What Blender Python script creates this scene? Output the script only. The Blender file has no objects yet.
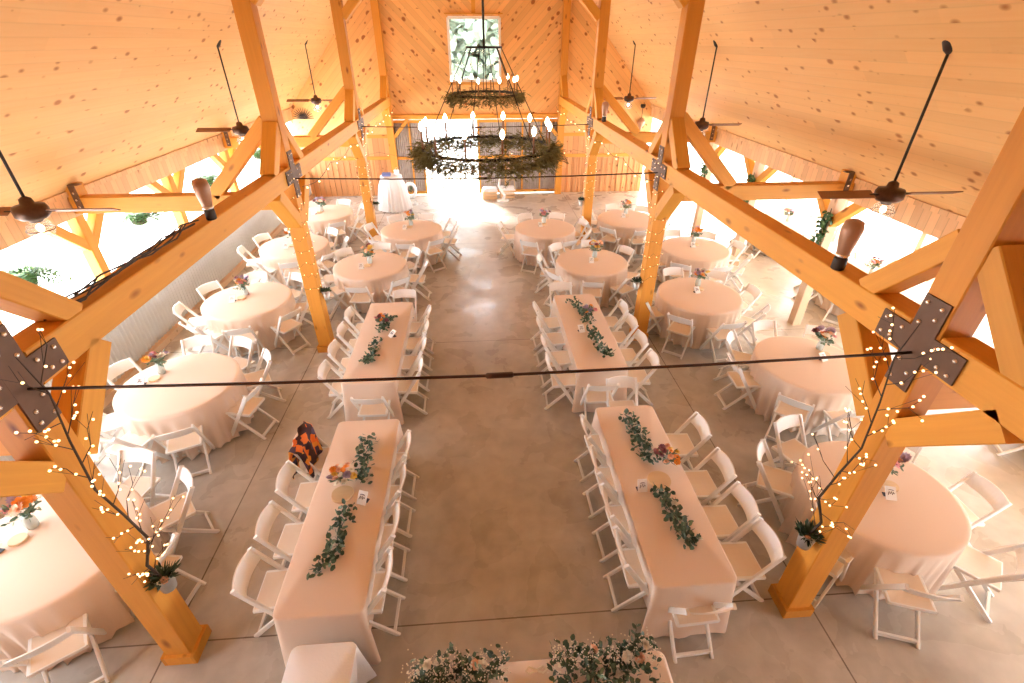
import bpy, bmesh, math, random
from mathutils import Vector, Matrix, Quaternion
R = random.Random(7)
PI = math.pi
sc = bpy.context.scene
C = sc.collection

# ---------------------------------------------------------------- view
sc.view_settings.view_transform = 'Standard'
sc.view_settings.look = 'None'
sc.view_settings.gamma = 1.0
sc.view_settings.use_curve_mapping = False
sc.view_settings.exposure = 0.56
sc.cycles.use_denoising = True
sc.cycles.max_bounces = 10
sc.cycles.diffuse_bounces = 4
sc.cycles.sample_clamp_indirect = 6.0

# ---------------------------------------------------------------- materials
def nd(nt, t, **k):
    n = nt.nodes.new(t)
    for a, v in k.items(): setattr(n, a, v)
    return n
def mat(name, col=(.8, .8, .8), rough=.6, metal=0, emis=None, estr=0, sss=0, trans=0, bump=0, bscale=40, var=0, vscale=6, sheen=0, alpha=1):
    m = bpy.data.materials.new(name); m.use_nodes = True
    nt = m.node_tree; b = nt.nodes['Principled BSDF']; L = nt.links
    b.inputs['Base Color'].default_value = (*col, 1)
    b.inputs['Roughness'].default_value = rough
    b.inputs['Metallic'].default_value = metal
    if trans: b.inputs['Transmission Weight'].default_value = trans
    if sheen: b.inputs['Sheen Weight'].default_value = sheen
    if emis:
        b.inputs['Emission Color'].default_value = (*emis, 1); b.inputs['Emission Strength'].default_value = estr
        m.cycles.emission_sampling = 'NONE' if estr < 50 else 'AUTO'
    tc = nd(nt, 'ShaderNodeTexCoord')
    if var:
        n = nd(nt, 'ShaderNodeTexNoise'); n.inputs['Scale'].default_value = vscale; n.inputs['Detail'].default_value = 4
        L.new(tc.outputs['Object'], n.inputs['Vector'])
        r = nd(nt, 'ShaderNodeMapRange'); r.inputs['To Min'].default_value = 1 - var; r.inputs['To Max'].default_value = 1 + var
        L.new(n.outputs['Fac'], r.inputs['Value'])
        mx = nd(nt, 'ShaderNodeVectorMath', operation='SCALE'); mx.inputs[0].default_value = col
        L.new(r.outputs[0], mx.inputs['Scale']); L.new(mx.outputs[0], b.inputs['Base Color'])
    if bump:
        n = nd(nt, 'ShaderNodeTexNoise'); n.inputs['Scale'].default_value = bscale; n.inputs['Detail'].default_value = 3
        L.new(tc.outputs['Object'], n.inputs['Vector'])
        bp = nd(nt, 'ShaderNodeBump'); bp.inputs['Strength'].default_value = bump; bp.inputs['Distance'].default_value = .01
        L.new(n.outputs['Fac'], bp.inputs['Height']); L.new(bp.outputs[0], b.inputs['Normal'])
    return m

def wood(name, base, dark, plank=0, along='X', rot=(0, 0, 0), knot=1.0, rough=.55, gap=.35, kscale=1.0, var=.12, per_obj=True, kpow=2.5, gw=.006, grain=.5, ku=2.6, krad=.24):
    """boards run along local `along`; plank = board width (0 = solid timber)"""
    m = bpy.data.materials.new(name); m.use_nodes = True
    nt = m.node_tree; b = nt.nodes['Principled BSDF']; L = nt.links
    b.inputs['Roughness'].default_value = rough
    tc = nd(nt, 'ShaderNodeTexCoord')
    mp = nd(nt, 'ShaderNodeMapping'); mp.inputs['Rotation'].default_value = rot
    L.new(tc.outputs['Object'], mp.inputs['Vector'])
    sep = nd(nt, 'ShaderNodeSeparateXYZ'); L.new(mp.outputs[0], sep.inputs[0])
    # u along grain, v across, w depth
    u, v, w = {'X': ('X', 'Y', 'Z'), 'Y': ('Y', 'X', 'Z'), 'Z': ('Z', 'X', 'Y'), 'XZ': ('X', 'Z', 'Y'), 'ZY': ('Z', 'Y', 'X')}[along]
    def M(op, a, c=None):
        n = nd(nt, 'ShaderNodeMath', operation=op)
        for i, q in enumerate((a, c)):
            if q is None: continue
            if isinstance(q, (int, float)): n.inputs[i].default_value = q
            else: L.new(q, n.inputs[i])
        return n.outputs[0]
    U, V, W = sep.outputs[u], sep.outputs[v], sep.outputs[w]
    info = nd(nt, 'ShaderNodeObjectInfo')
    off = M('MULTIPLY', info.outputs['Random'], 37.0) if per_obj else 0.0
    if plank:
        idx = M('FLOOR', M('DIVIDE', V, plank))
        wn = nd(nt, 'ShaderNodeTexWhiteNoise', noise_dimensions='1D'); L.new(idx, wn.inputs['W'])
        boff = M('MULTIPLY', wn.outputs['Value'], 23.0)
        # butt joints along the board
        seg = M('FLOOR', M('DIVIDE', M('ADD', U, boff), 3.6))
        wn2 = nd(nt, 'ShaderNodeTexWhiteNoise', noise_dimensions='2D')
        cb = nd(nt, 'ShaderNodeCombineXYZ'); L.new(idx, cb.inputs[0]); L.new(seg, cb.inputs[1]); L.new(cb.outputs[0], wn2.inputs['Vector'])
        pv = wn2.outputs['Value']
    else:
        boff = off; pv = info.outputs['Random']
    uu = M('ADD', U, boff)
    def comb(su, sv, sw):
        c = nd(nt, 'ShaderNodeCombineXYZ')
        L.new(M('MULTIPLY', uu, su), c.inputs[0]); L.new(M('MULTIPLY', V, sv), c.inputs[1]); L.new(M('MULTIPLY', W, sw), c.inputs[2])
        return c.outputs[0]
    g = nd(nt, 'ShaderNodeTexNoise'); g.inputs['Scale'].default_value = 1; g.inputs['Detail'].default_value = 5; g.inputs['Distortion'].default_value = .6
    L.new(comb(1.3, 26, 26), g.inputs['Vector'])
    g2 = nd(nt, 'ShaderNodeTexNoise'); g2.inputs['Scale'].default_value = 1; g2.inputs['Detail'].default_value = 2
    L.new(comb(.7, 3.5, 3.5), g2.inputs['Vector'])
    k = nd(nt, 'ShaderNodeTexVoronoi'); k.inputs['Scale'].default_value = 1
    L.new(comb(ku * kscale, 6.5 * kscale, 6.5 * kscale), k.inputs['Vector'])
    # random knot size: cells with high random get a knot
    sepc = nd(nt, 'ShaderNodeSeparateColor'); L.new(k.outputs['Color'], sepc.inputs[0])
    rad = M('MULTIPLY', M('POWER', sepc.outputs[0], kpow), krad)
    kr = nd(nt, 'ShaderNodeMapRange'); kr.inputs['From Min'].default_value = -.05; kr.inputs['From Max'].default_value = .12
    L.new(M('SUBTRACT', rad, k.outputs['Distance']), kr.inputs['Value'])
    kf = M('MULTIPLY', kr.outputs[0], .92 * knot)
    f = M('MULTIPLY', M('SUBTRACT', g.outputs['Fac'], .3), 1.5)
    f = M('ADD', M('MULTIPLY', f, grain), M('MULTIPLY', g2.outputs['Fac'], .45))
    mid = tuple(.5 * a + .5 * c for a, c in zip(base, dark))
    m1 = nd(nt, 'ShaderNodeMix', data_type='RGBA'); m1.inputs[6].default_value = (*base, 1); m1.inputs[7].default_value = (*mid, 1)
    L.new(f, m1.inputs[0])
    m2 = nd(nt, 'ShaderNodeMix', data_type='RGBA'); m2.inputs[7].default_value = (dark[0] * .55, dark[1] * .36, dark[2] * .30, 1)
    L.new(kf, m2.inputs[0]); L.new(m1.outputs[2], m2.inputs[6])
    br = nd(nt, 'ShaderNodeMapRange'); br.inputs['To Min'].default_value = 1 - var; br.inputs['To Max'].default_value = 1 + var
    L.new(pv, br.inputs['Value'])
    fac = br.outputs[0]
    if plank:
        fr = M('FRACT', M('DIVIDE', V, plank))
        e = M('MINIMUM', fr, M('SUBTRACT', 1.0, fr))
        er = nd(nt, 'ShaderNodeMapRange'); er.inputs['From Max'].default_value = .0 + gw / plank + .02
        L.new(e, er.inputs['Value'])
        er.inputs['To Min'].default_value = 1 - gap
        fac = M('MULTIPLY', fac, er.outputs[0])
        bp = nd(nt, 'ShaderNodeBump'); bp.inputs['Strength'].default_value = .5; bp.inputs['Distance'].default_value = .006
        L.new(er.outputs[0], bp.inputs['Height']); L.new(bp.outputs[0], b.inputs['Normal'])
    vm = nd(nt, 'ShaderNodeVectorMath', operation='SCALE'); L.new(m2.outputs[2], vm.inputs[0]); L.new(fac, vm.inputs['Scale'])
    L.new(vm.outputs[0], b.inputs['Base Color'])
    return m

PB, PD = (.90, .50, .215), (.62, .24, .06)          # pine
M = {}
M['ceil'] = wood('pine_ceiling', (.93, .61, .28), (.80, .36, .09), plank=.10, along='Y', knot=.95, kscale=1.0, per_obj=False, kpow=1.5, gap=.08, var=.04, ku=4.2, grain=.5, krad=.30)
M['gr'] = wood('pine_diag_a', (.93, .56, .22), (.70, .28, .06), plank=.15, along='XZ', rot=(0, PI / 4, 0), per_obj=False, kscale=1.0, gap=.16, var=.10, kpow=2.0, gw=.010, ku=5.0, krad=.42)
M['gl'] = wood('pine_diag_b', (.93, .56, .22), (.70, .28, .06), plank=.15, along='XZ', rot=(0, -PI / 4, 0), per_obj=False, kscale=1.0, gap=.16, var=.10, kpow=2.0, gw=.010, ku=5.0, krad=.42)
M['frieze'] = wood('pine_frieze', (.93, .60, .33), (.72, .35, .12), plank=.14, along='ZY', per_obj=False, gap=.3)
M['beam'] = wood('timber', (.83, .40, .055), (.43, .13, .01), knot=1, kscale=.9, var=.10, kpow=2.2)
M['post'] = wood('timber_upright', (.77, .34, .042), (.38, .11, .008), knot=1, kscale=.9, var=.10, kpow=2.2)
M['board'] = wood('board_wall', (.74, .37, .15), (.50, .20, .06), plank=.19, along='Z', per_obj=False, gap=.6, var=.16, ku=4.5, kpow=1.5)
M['pale'] = wood('pale_timber', (.82, .58, .38), (.60, .38, .2))
M['crate'] = wood('crate_wood', (.75, .5, .28), (.5, .3, .14), plank=.08, along='X')
M['slice'] = wood('slice_wood', (.78, .58, .34), (.5, .3, .14), knot=.2)
M['chair'] = mat('chair_white', (.86, .84, .81), .45)
M['seat'] = mat('chair_seat', (.80, .68, .55), .5)
M['cloth'] = mat('blush_cloth', (.79, .63, .505), .85, bump=.15, bscale=300)
M['whitecloth'] = mat('white_cloth', (.86, .85, .86), .85, bump=.2, bscale=60)
M['white'] = mat('white_paint', (.9, .89, .87), .5)
M['steel'] = mat('dark_steel', (.15, .085, .055), .6, .1, var=.2, vscale=12)
M['rod'] = mat('rod_steel', (.07, .035, .025), .45, .6)
M['bolt'] = mat('bolt_silver', (.75, .72, .70), .25, .9)
M['iron'] = mat('black_iron', (.045, .035, .03), .5, .5)
M['bronze'] = mat('bronze', (.10, .06, .045), .4, .7, var=.3, vscale=30)
M['copper'] = mat('copper_shade', (.42, .23, .14), .4, .2, var=.2, vscale=9)
M['walnut'] = wood('walnut', (.30, .13, .05), (.15, .06, .02), knot=0)
M['leaf'] = mat('eucalyptus_leaf', (.055, .10, .055), .55, var=.5, vscale=25)
M['leaf2'] = mat('pale_leaf', (.16, .24, .15), .55, var=.4, vscale=20)
M['fern'] = mat('fern_leaf', (.07, .20, .035), .5, var=.4, vscale=12)
M['cedar'] = mat('cedar_sprig', (.20, .17, .06), .7, var=.5, vscale=14)
M['twig'] = mat('willow_twig', (.055, .035, .025), .7)
M['orange'] = mat('orange_petal', (.90, .34, .05), .6, var=.2, vscale=60)
M['peach'] = mat('peach_petal', (.90, .52, .33), .6, var=.2, vscale=60)
M['pink'] = mat('pink_petal', (.78, .34, .36), .6, var=.2, vscale=60)
M['plum'] = mat('plum_petal', (.28, .09, .12), .6)
M['lilac'] = mat('lilac_petal', (.46, .36, .50), .6)
M['yellow'] = mat('yellow_petal', (.85, .55, .10), .6)
M['cream'] = mat('cream_petal', (.88, .80, .66), .6)
M['jar'] = mat('vase_glass', (.55, .60, .55), .15, 0, var=.1)
M['zinc'] = mat('galvanized', (.50, .50, .48), .4, .7, var=.15, vscale=20)
M['corr'] = mat('corrugated_sheet', (.62, .62, .60), .4, .3, var=.08, vscale=4)
M['oldcorr'] = mat('weathered_sheet', (.42, .38, .35), .5, .3, var=.3, vscale=5)
M['card'] = mat('card_white', (.88, .87, .86), .6)
M['ink'] = mat('ink', (.05, .04, .05), .7)
M['ivy'] = mat('ivy_leaf', (.07, .16, .06), .5, var=.5, vscale=20)
M['tree'] = mat('tree_leaf', (.24, .30, .22), .8, var=.25, vscale=1.5)
M['blue'] = mat('blue_gift', (.16, .20, .45), .6)
M['bulb'] = mat('warm_bulb', (1, .9, .7), .3, emis=(1, .78, .52), estr=14)
M['fairy'] = mat('fairy_bulb', (1, .9, .7), .3, emis=(1, .58, .27), estr=2.6)
M['fanbulb'] = mat('fan_bulb', (1, .9, .7), .3, emis=(1, .86, .68), estr=9)
M['glass'] = mat('clear_glass', (1, 1, 1), .02, trans=1)
M['shade'] = mat('thin_glass', (1, 1, 1), .05)
M['shade'].node_tree.nodes['Principled BSDF'].inputs['Alpha'].default_value = .2
M['gravel'] = mat('pale_gravel', (.80, .755, .70), .95, var=.14, vscale=3, bump=.5, bscale=25)
M['dry'] = mat('dry_grass', (.50, .48, .33), .8, var=.3, vscale=10)

def concrete():
    m = bpy.data.materials.new('concrete_slab'); m.use_nodes = True
    nt = m.node_tree; b = nt.nodes['Principled BSDF']; L = nt.links
    tc = nd(nt, 'ShaderNodeTexCoord'); sep = nd(nt, 'ShaderNodeSeparateXYZ'); L.new(tc.outputs['Object'], sep.inputs[0])
    def N(s, d, dist=0):
        n = nd(nt, 'ShaderNodeTexNoise'); n.inputs['Scale'].default_value = s; n.inputs['Detail'].default_value = d; n.inputs['Distortion'].default_value = dist
        L.new(tc.outputs['Object'], n.inputs['Vector']); return n.outputs['Fac']
    cr = nd(nt, 'ShaderNodeValToRGB'); e = cr.color_ramp.elements
    e[0].position = .3; e[0].color = (.43, .385, .33, 1); e[1].position = .72; e[1].color = (.60, .565, .51, 1)
    L.new(N(.8, 6, .8), cr.inputs[0])
    mx = nd(nt, 'ShaderNodeMix', data_type='RGBA', blend_type='MULTIPLY'); mx.inputs[0].default_value = .35
    L.new(cr.outputs[0], mx.inputs[6])
    c2 = nd(nt, 'ShaderNodeValToRGB'); c2.color_ramp.elements[0].color = (.6, .58, .56, 1); c2.color_ramp.elements[0].position = .35; c2.color_ramp.elements[1].position = .65
    L.new(N(5, 8, .3), c2.inputs[0]); L.new(c2.outputs[0], mx.inputs[7])
    def MM(op, a, c=None):
        n = nd(nt, 'ShaderNodeMath', operation=op)
        for i, q in enumerate((a, c)):
            if q is None: continue
            if isinstance(q, (int, float)): n.inputs[i].default_value = q
            else: L.new(q, n.inputs[i])
        return n.outputs[0]
    # saw-cut control joints: one under each bent, one along each post line
    fy = MM('ABSOLUTE', MM('SUBTRACT', MM('MODULO', MM('ADD', sep.outputs['Y'], 18.13), 5.163), 0.0))
    jy = MM('LESS_THAN', fy, .014)
    fx = MM('ABSOLUTE', MM('SUBTRACT', MM('ABSOLUTE', sep.outputs['X']), 3.12))
    jx = MM('LESS_THAN', fx, .008)
    j = MM('MAXIMUM', jx, jy)
    m3 = nd(nt, 'ShaderNodeMix', data_type='RGBA'); m3.inputs[7].default_value = (.10, .07, .05, 1)
    L.new(MM('MULTIPLY', j, .75), m3.inputs[0]); L.new(mx.outputs[2], m3.inputs[6]); L.new(m3.outputs[2], b.inputs['Base Color'])
    rr = nd(nt, 'ShaderNodeMapRange'); rr.inputs['To Min'].default_value = .22; rr.inputs['To Max'].default_value = .40
    rr.inputs['From Min'].default_value = .35; rr.inputs['From Max'].default_value = .65
    L.new(N(1.6, 4, .5), rr.inputs['Value']); L.new(rr.outputs[0], b.inputs['Roughness'])
    return m
M['concrete'] = concrete()

# ---------------------------------------------------------------- mesh helpers
def link(name, me, m, parent=None):
    o = bpy.data.objects.new(name, me)
    if m is not None and not me.materials: me.materials.append(m)
    C.objects.link(o)
    if parent is not None: o.parent = parent
    return o
class MB:
    def __init__(s): s.v = []; s.f = []; s.sm = False
    def add(s, vs, fs):
        b = len(s.v); s.v += [tuple(v) for v in vs]; s.f += [tuple(i + b for i in f) for f in fs]; return s
    def box(s, c, d, rz=0, M4=None):
        x, y, z = (q / 2 for q in d)
        vs = [Vector((sx * x, sy * y, sz * z)) for sz in (-1, 1) for sx, sy in ((-1, -1), (1, -1), (1, 1), (-1, 1))]
        Q = M4 if M4 is not None else Matrix.Rotation(rz, 4, 'Z')
        return s.add([(Q @ v) + Vector(c) for v in vs], [(3, 2, 1, 0), (4, 5, 6, 7), (0, 1, 5, 4), (1, 2, 6, 5), (2, 3, 7, 6), (3, 0, 4, 7)])
    def bar(s, a, b, w, h, up=(0, 0, 1), ch=0):
        a, b = Vector(a), Vector(b); d = (b - a); X = d.normalized(); U = Vector(up)
        if abs(X.dot(U)) > .98: U = Vector((0, 1, 0))
        Y = U.cross(X).normalized(); Z = X.cross(Y)
        if ch:
            pr = [(w / 2, h / 2 - ch), (w / 2 - ch, h / 2), (-w / 2 + ch, h / 2), (-w / 2, h / 2 - ch), (-w / 2, -h / 2 + ch), (-w / 2 + ch, -h / 2), (w / 2 - ch, -h / 2), (w / 2, -h / 2 + ch)]
        else: pr = [(w / 2, -h / 2), (w / 2, h / 2), (-w / 2, h / 2), (-w / 2, -h / 2)]
        n = len(pr)
        vs = [p + Y * q[0] + Z * q[1] for p in (a, b) for q in pr]
        fs = [(i, (i + 1) % n, n + (i + 1) % n, n + i) for i in range(n)] + [tuple(range(n - 1, -1, -1)), tuple(range(n, 2 * n))]
        return s.add(vs, fs)
    def tube(s, pts, r, n=8, cap=True):
        pts = [Vector(p) for p in pts]; rs = r if isinstance(r, (list, tuple)) else [r] * len(pts)
        prev = None; vs = []
        for i, p in enumerate(pts):
            t = (pts[min(i + 1, len(pts) - 1)] - pts[max(i - 1, 0)]).normalized()
            if prev is None: nrm = t.orthogonal().normalized()
            else:
                nrm = prev - t * prev.dot(t)
                nrm = nrm.normalized() if nrm.length > 1e-5 else t.orthogonal().normalized()
            prev = nrm; bi = t.cross(nrm)
            for k in range(n):
                a = 2 * PI * k / n; vs.append(p + (nrm * math.cos(a) + bi * math.sin(a)) * rs[i])
        fs = [(i * n + k, i * n + (k + 1) % n, (i + 1) * n + (k + 1) % n, (i + 1) * n + k) for i in range(len(pts) - 1) for k in range(n)]
        if cap: fs += [tuple(range(n - 1, -1, -1)), tuple((len(pts) - 1) * n + k for k in range(n))]
        return s.add(vs, fs)
    def ring(s, c, Rr, r, n=48, k=6, sq=False):
        vs = []
        for i in range(n):
            a = 2 * PI * i / n
            for j in range(k):
                b = 2 * PI * j / k + (PI / 4 if sq else 0)
                q = Rr + r * math.cos(b); vs.append((c[0] + q * math.cos(a), c[1] + q * math.sin(a), c[2] + r * math.sin(b) * (1.6 if sq else 1)))
        fs = [(i * k + j, ((i + 1) % n) * k + j, ((i + 1) % n) * k + (j + 1) % k, i * k + (j + 1) % k) for i in range(n) for j in range(k)]
        return s.add(vs, fs)
    def lathe(s, prof, c=(0, 0, 0), n=20, cap=True):
        vs = [(c[0] + r * math.cos(2 * PI * k / n), c[1] + r * math.sin(2 * PI * k / n), c[2] + z) for r, z in prof for k in range(n)]
        m = len(prof)
        fs = [(i * n + k, i * n + (k + 1) % n, (i + 1) * n + (k + 1) % n, (i + 1) * n + k) for i in range(m - 1) for k in range(n)]
        if cap: fs += [tuple(range(n - 1, -1, -1)), tuple((m - 1) * n + k for k in range(n))]
        return s.add(vs, fs)
    def sphere(s, c, r, n=8, m=6, sc_=(1, 1, 1)):
        prof = [(max(r * math.sin(PI * i / m), r * .02), -r * math.cos(PI * i / m)) for i in range(m + 1)]
        b = len(s.v); s.lathe(prof, (0, 0, 0), n)
        for i in range(b, len(s.v)):
            x, y, z = s.v[i]; s.v[i] = (c[0] + x * sc_[0], c[1] + y * sc_[1], c[2] + z * sc_[2])
        return s
    def leaf(s, p, d, nrm, L, W):
        p = Vector(p); d = Vector(d).normalized(); n = Vector(nrm); sd = d.cross(n)
        sd = sd.normalized() if sd.length > 1e-4 else d.orthogonal().normalized()
        up = sd.cross(d).normalized()
        return s.add([p, p + d * L * .35 + sd * W / 2 + up * L * .06, p + d * L * .8 + sd * W * .35, p + d * L, p + d * L * .8 - sd * W * .35, p + d * L * .35 - sd * W / 2 + up * L * .06],
                     [(0, 1, 2, 3), (0, 3, 4, 5)])
    def mesh(s, name, smooth=False):
        me = bpy.data.meshes.new(name); me.from_pydata(s.v, [], s.f); me.update()
        bm = bmesh.new(); bm.from_mesh(me)
        if not getattr(s, 'nonorm', False): bmesh.ops.recalc_face_normals(bm, faces=bm.faces)
        bm.to_mesh(me); bm.free()
        if smooth or s.sm:
            for p in me.polygons: p.use_smooth = True
        return me
    def build(s, name, m, parent=None, smooth=False):
        return link(name, s.mesh(name, smooth), m, parent)
def bevel_mesh(me, w, seg=1):
    bm = bmesh.new(); bm.from_mesh(me)
    bmesh.ops.bevel(bm, geom=bm.edges[:], offset=w, segments=seg, affect='EDGES', clamp_overlap=True)
    bm.to_mesh(me); bm.free(); return me
def tag(o, label, cat, group=None, kind=None):
    if label: o['label'] = label
    if cat: o['category'] = cat
    if group: o['group'] = group
    if kind: o['kind'] = kind
    return o
def struct(o): o['kind'] = 'structure'; return o
def thing(name, label, cat, loc=(0, 0, 0), rz=0, group=None):
    o = bpy.data.objects.new(name, None); C.objects.link(o); o.location = loc; o.rotation_euler = (0, 0, rz); o.empty_display_size = .1
    return tag(o, label, cat, group)
def dup(src, loc, rz, label, group=None):
    r = src.copy(); C.objects.link(r); r.location = loc; r.rotation_euler = (0, 0, rz)
    r['label'] = label
    if group: r['group'] = group
    for ch in list(src.children):
        c = ch.copy(); C.objects.link(c); c.parent = r
        for g in list(ch.children):
            d = g.copy(); C.objects.link(d); d.parent = c
    return r
def rv(a=1): return Vector((R.uniform(-1, 1), R.uniform(-1, 1), R.uniform(-1, 1))) * a

# ---------------------------------------------------------------- dimensions
A = 2.92; Y1 = 2.473; S = 5.163
BY = [Y1 + S * i for i in range(4)]        # bents; the last stands in the gable wall
YW = 17.98; XO = 6.1
ZE = 2.92; SL = 1.13; ZR = ZE + XO * SL
YB = Y1 - S                                 # rear end of the building, behind the camera
def zc(x): return ZE + (XO - abs(x)) * SL

# ---------------------------------------------------------------- shell
fl = MB().box((2.05, (YB + 18.2) / 2 - .2, -.08), (16.7, 18.2 - YB + .4, .16)).build('floor', M['concrete']); struct(fl)
for s, nm in ((-1, 'left'), (1, 'right')):
    xo = s * (XO + .3)
    b = MB(); t = .16
    y0, y1 = YB, YW + .3
    for (x0, x1) in ((0, xo),):
        z0, z1 = ZR, zc(xo) if abs(xo) <= XO else ZE - .3 * SL
        vs = [(x0, y0, z0), (x1, y0, z1), (x1, y1, z1), (x0, y1, z0), (x0, y0, z0 + t * 1.5), (x1, y0, z1 + t * 1.5), (x1, y1, z1 + t * 1.5), (x0, y1, z0 + t * 1.5)]
        b.add(vs, [(0, 1, 2, 3), (4, 5, 6, 7), (0, 1, 5, 4), (1, 2, 6, 5), (2, 3, 7, 6), (3, 0, 4, 7)])
    o = b.build('ceiling', M['ceil']); struct(o)
    # frieze of upright boards under the eave
    o = MB().box((s * (XO + .03), (YB + YW) / 2, (2.56 + ZE) / 2), (.05, YW - YB, ZE - 2.56)).build('trim_1' if s < 0 else 'trim_2', M['frieze']); struct(o)
    o = MB().box((s * (XO - .02), (YB + YW) / 2, ZE - .02), (.05, YW - YB, .07)).build('trim_3' if s < 0 else 'trim_4', M['frieze']); struct(o)
# frieze material runs boards upright: V must be world Y
nt = M['frieze'].node_tree

# gable wall, diagonal boards in four panels
zg = 2.05
def poly_wall(name, pts, m, holes=None, t=.1):
    b = MB(); n = len(pts)
    vs = [(x, YW, z) for x, z in pts] + [(x, YW + t, z) for x, z in pts]
    b.add(vs, [tuple(range(n)), tuple(range(2 * n - 1, n - 1, -1))] + [(i, (i + 1) % n, n + (i + 1) % n, n + i) for i in range(n)])
    return struct(b.build(name, m))
WX0, WX1, WZ0, WZ1 = -.77, .84, 3.70, 5.42
A2 = 3.0
poly_wall('wall_gable', [(-XO - .1, zg), (-A2, zg), (-A2, zc(A2)), (-XO - .1, zc(XO))], M['gr'])
poly_wall('wall_gable', [(A2, zg), (XO + .1, zg), (XO + .1, zc(XO)), (A2, zc(A2))], M['gl'])
ZD = 2.58
poly_wall('wall_gable', [(-A2, ZD), (WX0, ZD), (WX0, WZ1), (0.035, WZ1), (0.035, ZR), (-A2, zc(A2))], M['gl'])
poly_wall('wall_gable', [(WX1, ZD), (A2, ZD), (A2, zc(A2)), (0.035, ZR), (0.035, WZ1), (WX1, WZ1)], M['gr'])
poly_wall('wall_gable', [(WX0, ZD), (WX1, ZD), (WX1, WZ0), (WX0, WZ0)], M['gl'])
# upright boards low on both sides, with rails
for s, nm in ((-1, 'left'), (1, 'right')):
    x0, x1 = s * A2, s * XO
    struct(MB().box(((x0 + x1) / 2, YW + .05, zg / 2), (abs(x1 - x0), .08, zg)).build('wall_gable', M['board']))
    for i, z in enumerate((1.31, 2.02)):
        struct(MB().box(((x0 + x1) / 2, YW - .01, z), (abs(x1 - x0), .05, .11)).build('trim_5', M['beam']))
# battens
for s in (-1, 1):
    for k in range(15):
        x = s * (A2 + .1 + k * .205)
        struct(MB().box((x, YW - .0, .64), (.035, .03, 1.26)).build('trim_6', M['board']))
# window
wf = MB()
for a, b_, w in (((WX0, WZ0), (WX1, WZ0), .07), ((WX0, WZ1), (WX1, WZ1), .07), ((WX0, WZ0), (WX0, WZ1), .07), ((WX1, WZ0), (WX1, WZ1), .07)):
    wf.bar((a[0], YW + .02, a[1]), (b_[0], YW + .02, b_[1]), .08, w, up=(0, 1, 0))
win = struct(wf.build('window_1', M['white']))
MB().box(((WX0 + WX1) / 2, YW + .05, (WZ0 + WZ1) / 2), (WX1 - WX0, .008, WZ1 - WZ0)).build('window_glass', M['glass'], win)
tr = MB()
tr.bar((WX0 - .1, YW - .02, WZ1 + .1), (WX1 + .1, YW - .02, WZ1 + .1), .03, .1, up=(0, 1, 0))
tr.bar((WX0 - .1, YW - .02, WZ0 - .1), (WX1 + .1, YW - .02, WZ0 - .1), .03, .1, up=(0, 1, 0))
struct(tr.build('trim_7', M['beam']))
struct(MB().bar((.035, YW - .02, WZ1 + .1), (.035, YW - .02, ZR), .12, .05, up=(0, 1, 0)).build('trim_8', M['beam']))

# sliding doors of weathered corrugated sheet
def corrugated(W, H, pitch=.076, amp=.012, n=6):
    b = MB(); k = int(W / pitch * n); vs = []
    for i in range(k + 1):
        x = W * i / k - W / 2; y = amp * math.sin(2 * PI * i / n)
        vs += [(x, y, 0), (x, y, H)]
    b.add(vs, [(2 * i, 2 * i + 2, 2 * i + 3, 2 * i + 1) for i in range(k)])
    # thickness by a second skin
    vs2 = [(x, y + .003, z) for x, y, z in vs]
    b.add(vs2, [(2 * i + 1, 2 * i + 3, 2 * i + 2, 2 * i) for i in range(k)])
    b.nonorm = True
    return b
def barn_door(x0, x1, idx, posts):
    W = x1 - x0; o = corrugated(W, 2.5).build('door_%d' % idx, M['oldcorr']); struct(o); o.location = ((x0 + x1) / 2, YW + .0, .03)
    f = MB()
    for z in (.07, 1.27, 2.45): f.bar((-W / 2, -.035, z), (W / 2, -.035, z), .05, .09, up=(0, 0, 1))
    for x in posts: f.bar((x - (x0 + x1) / 2, -.04, 0.02), (x - (x0 + x1) / 2, -.04, 2.5), .06, .05, up=(1, 0, 0))
    f.build('door_frame', M['beam'], o)
    return o
barn_door(-2.98, -1.86, 1, (-2.93, -2.3, -1.9))
barn_door(.02, 2.98, 2, (.07, 1.0, 1.6, 2.25, 2.93))

# knee wall of corrugated sheet along the left side
kw = corrugated(YW - YB, .86, pitch=.10, amp=.016).build('wall_left', M['corr']); struct(kw)
kw.rotation_euler = (0, 0, PI / 2); kw.location = (-XO + .06, (YW + YB) / 2, .03)
struct(MB().box((-XO + .10, (YW + YB) / 2, .06), (.12, YW - YB, .12)).build('baseboard_left', M['pale']))
struct(MB().box((-XO + .04, (YW + YB) / 2, .91), (.16, YW - YB, .05)).build('trim_9', M['pale']))

struct(MB().add([(-XO - .1, YB, 0), (XO + .1, YB, 0), (XO + .1, YB, zc(XO)), (0, YB, ZR), (-XO - .1, YB, zc(XO)),
                 (-XO - .1, YB - .12, 0), (XO + .1, YB - .12, 0), (XO + .1, YB - .12, zc(XO)), (0, YB - .12, ZR), (-XO - .1, YB - .12, zc(XO))],
                [(0, 1, 2, 3, 4), (9, 8, 7, 6, 5), (0, 1, 6, 5), (1, 2, 7, 6), (2, 3, 8, 7), (3, 4, 9, 8), (4, 0, 5, 9)]).build('wall_rear', M['board']))
for s, nm in ((-1, 'left'), (1, 'right')):  # unseen rear-bay side walls, added to darken the camera-facing sides of the posts
    struct(MB().box((s * (XO + .08), (YB - .2) / 2 - .1, 1.45), (.1, abs(YB) - .3, 2.9)).build('wall_' + nm + '_loft' if 0 else 'wall_' + nm, M['board']))
# loft the photograph is taken from
struct(MB().box((0, (YB + .3) / 2, 3.06), (2 * A, .3 - YB, .2)).build('trim_10', M['pale']))

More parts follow.
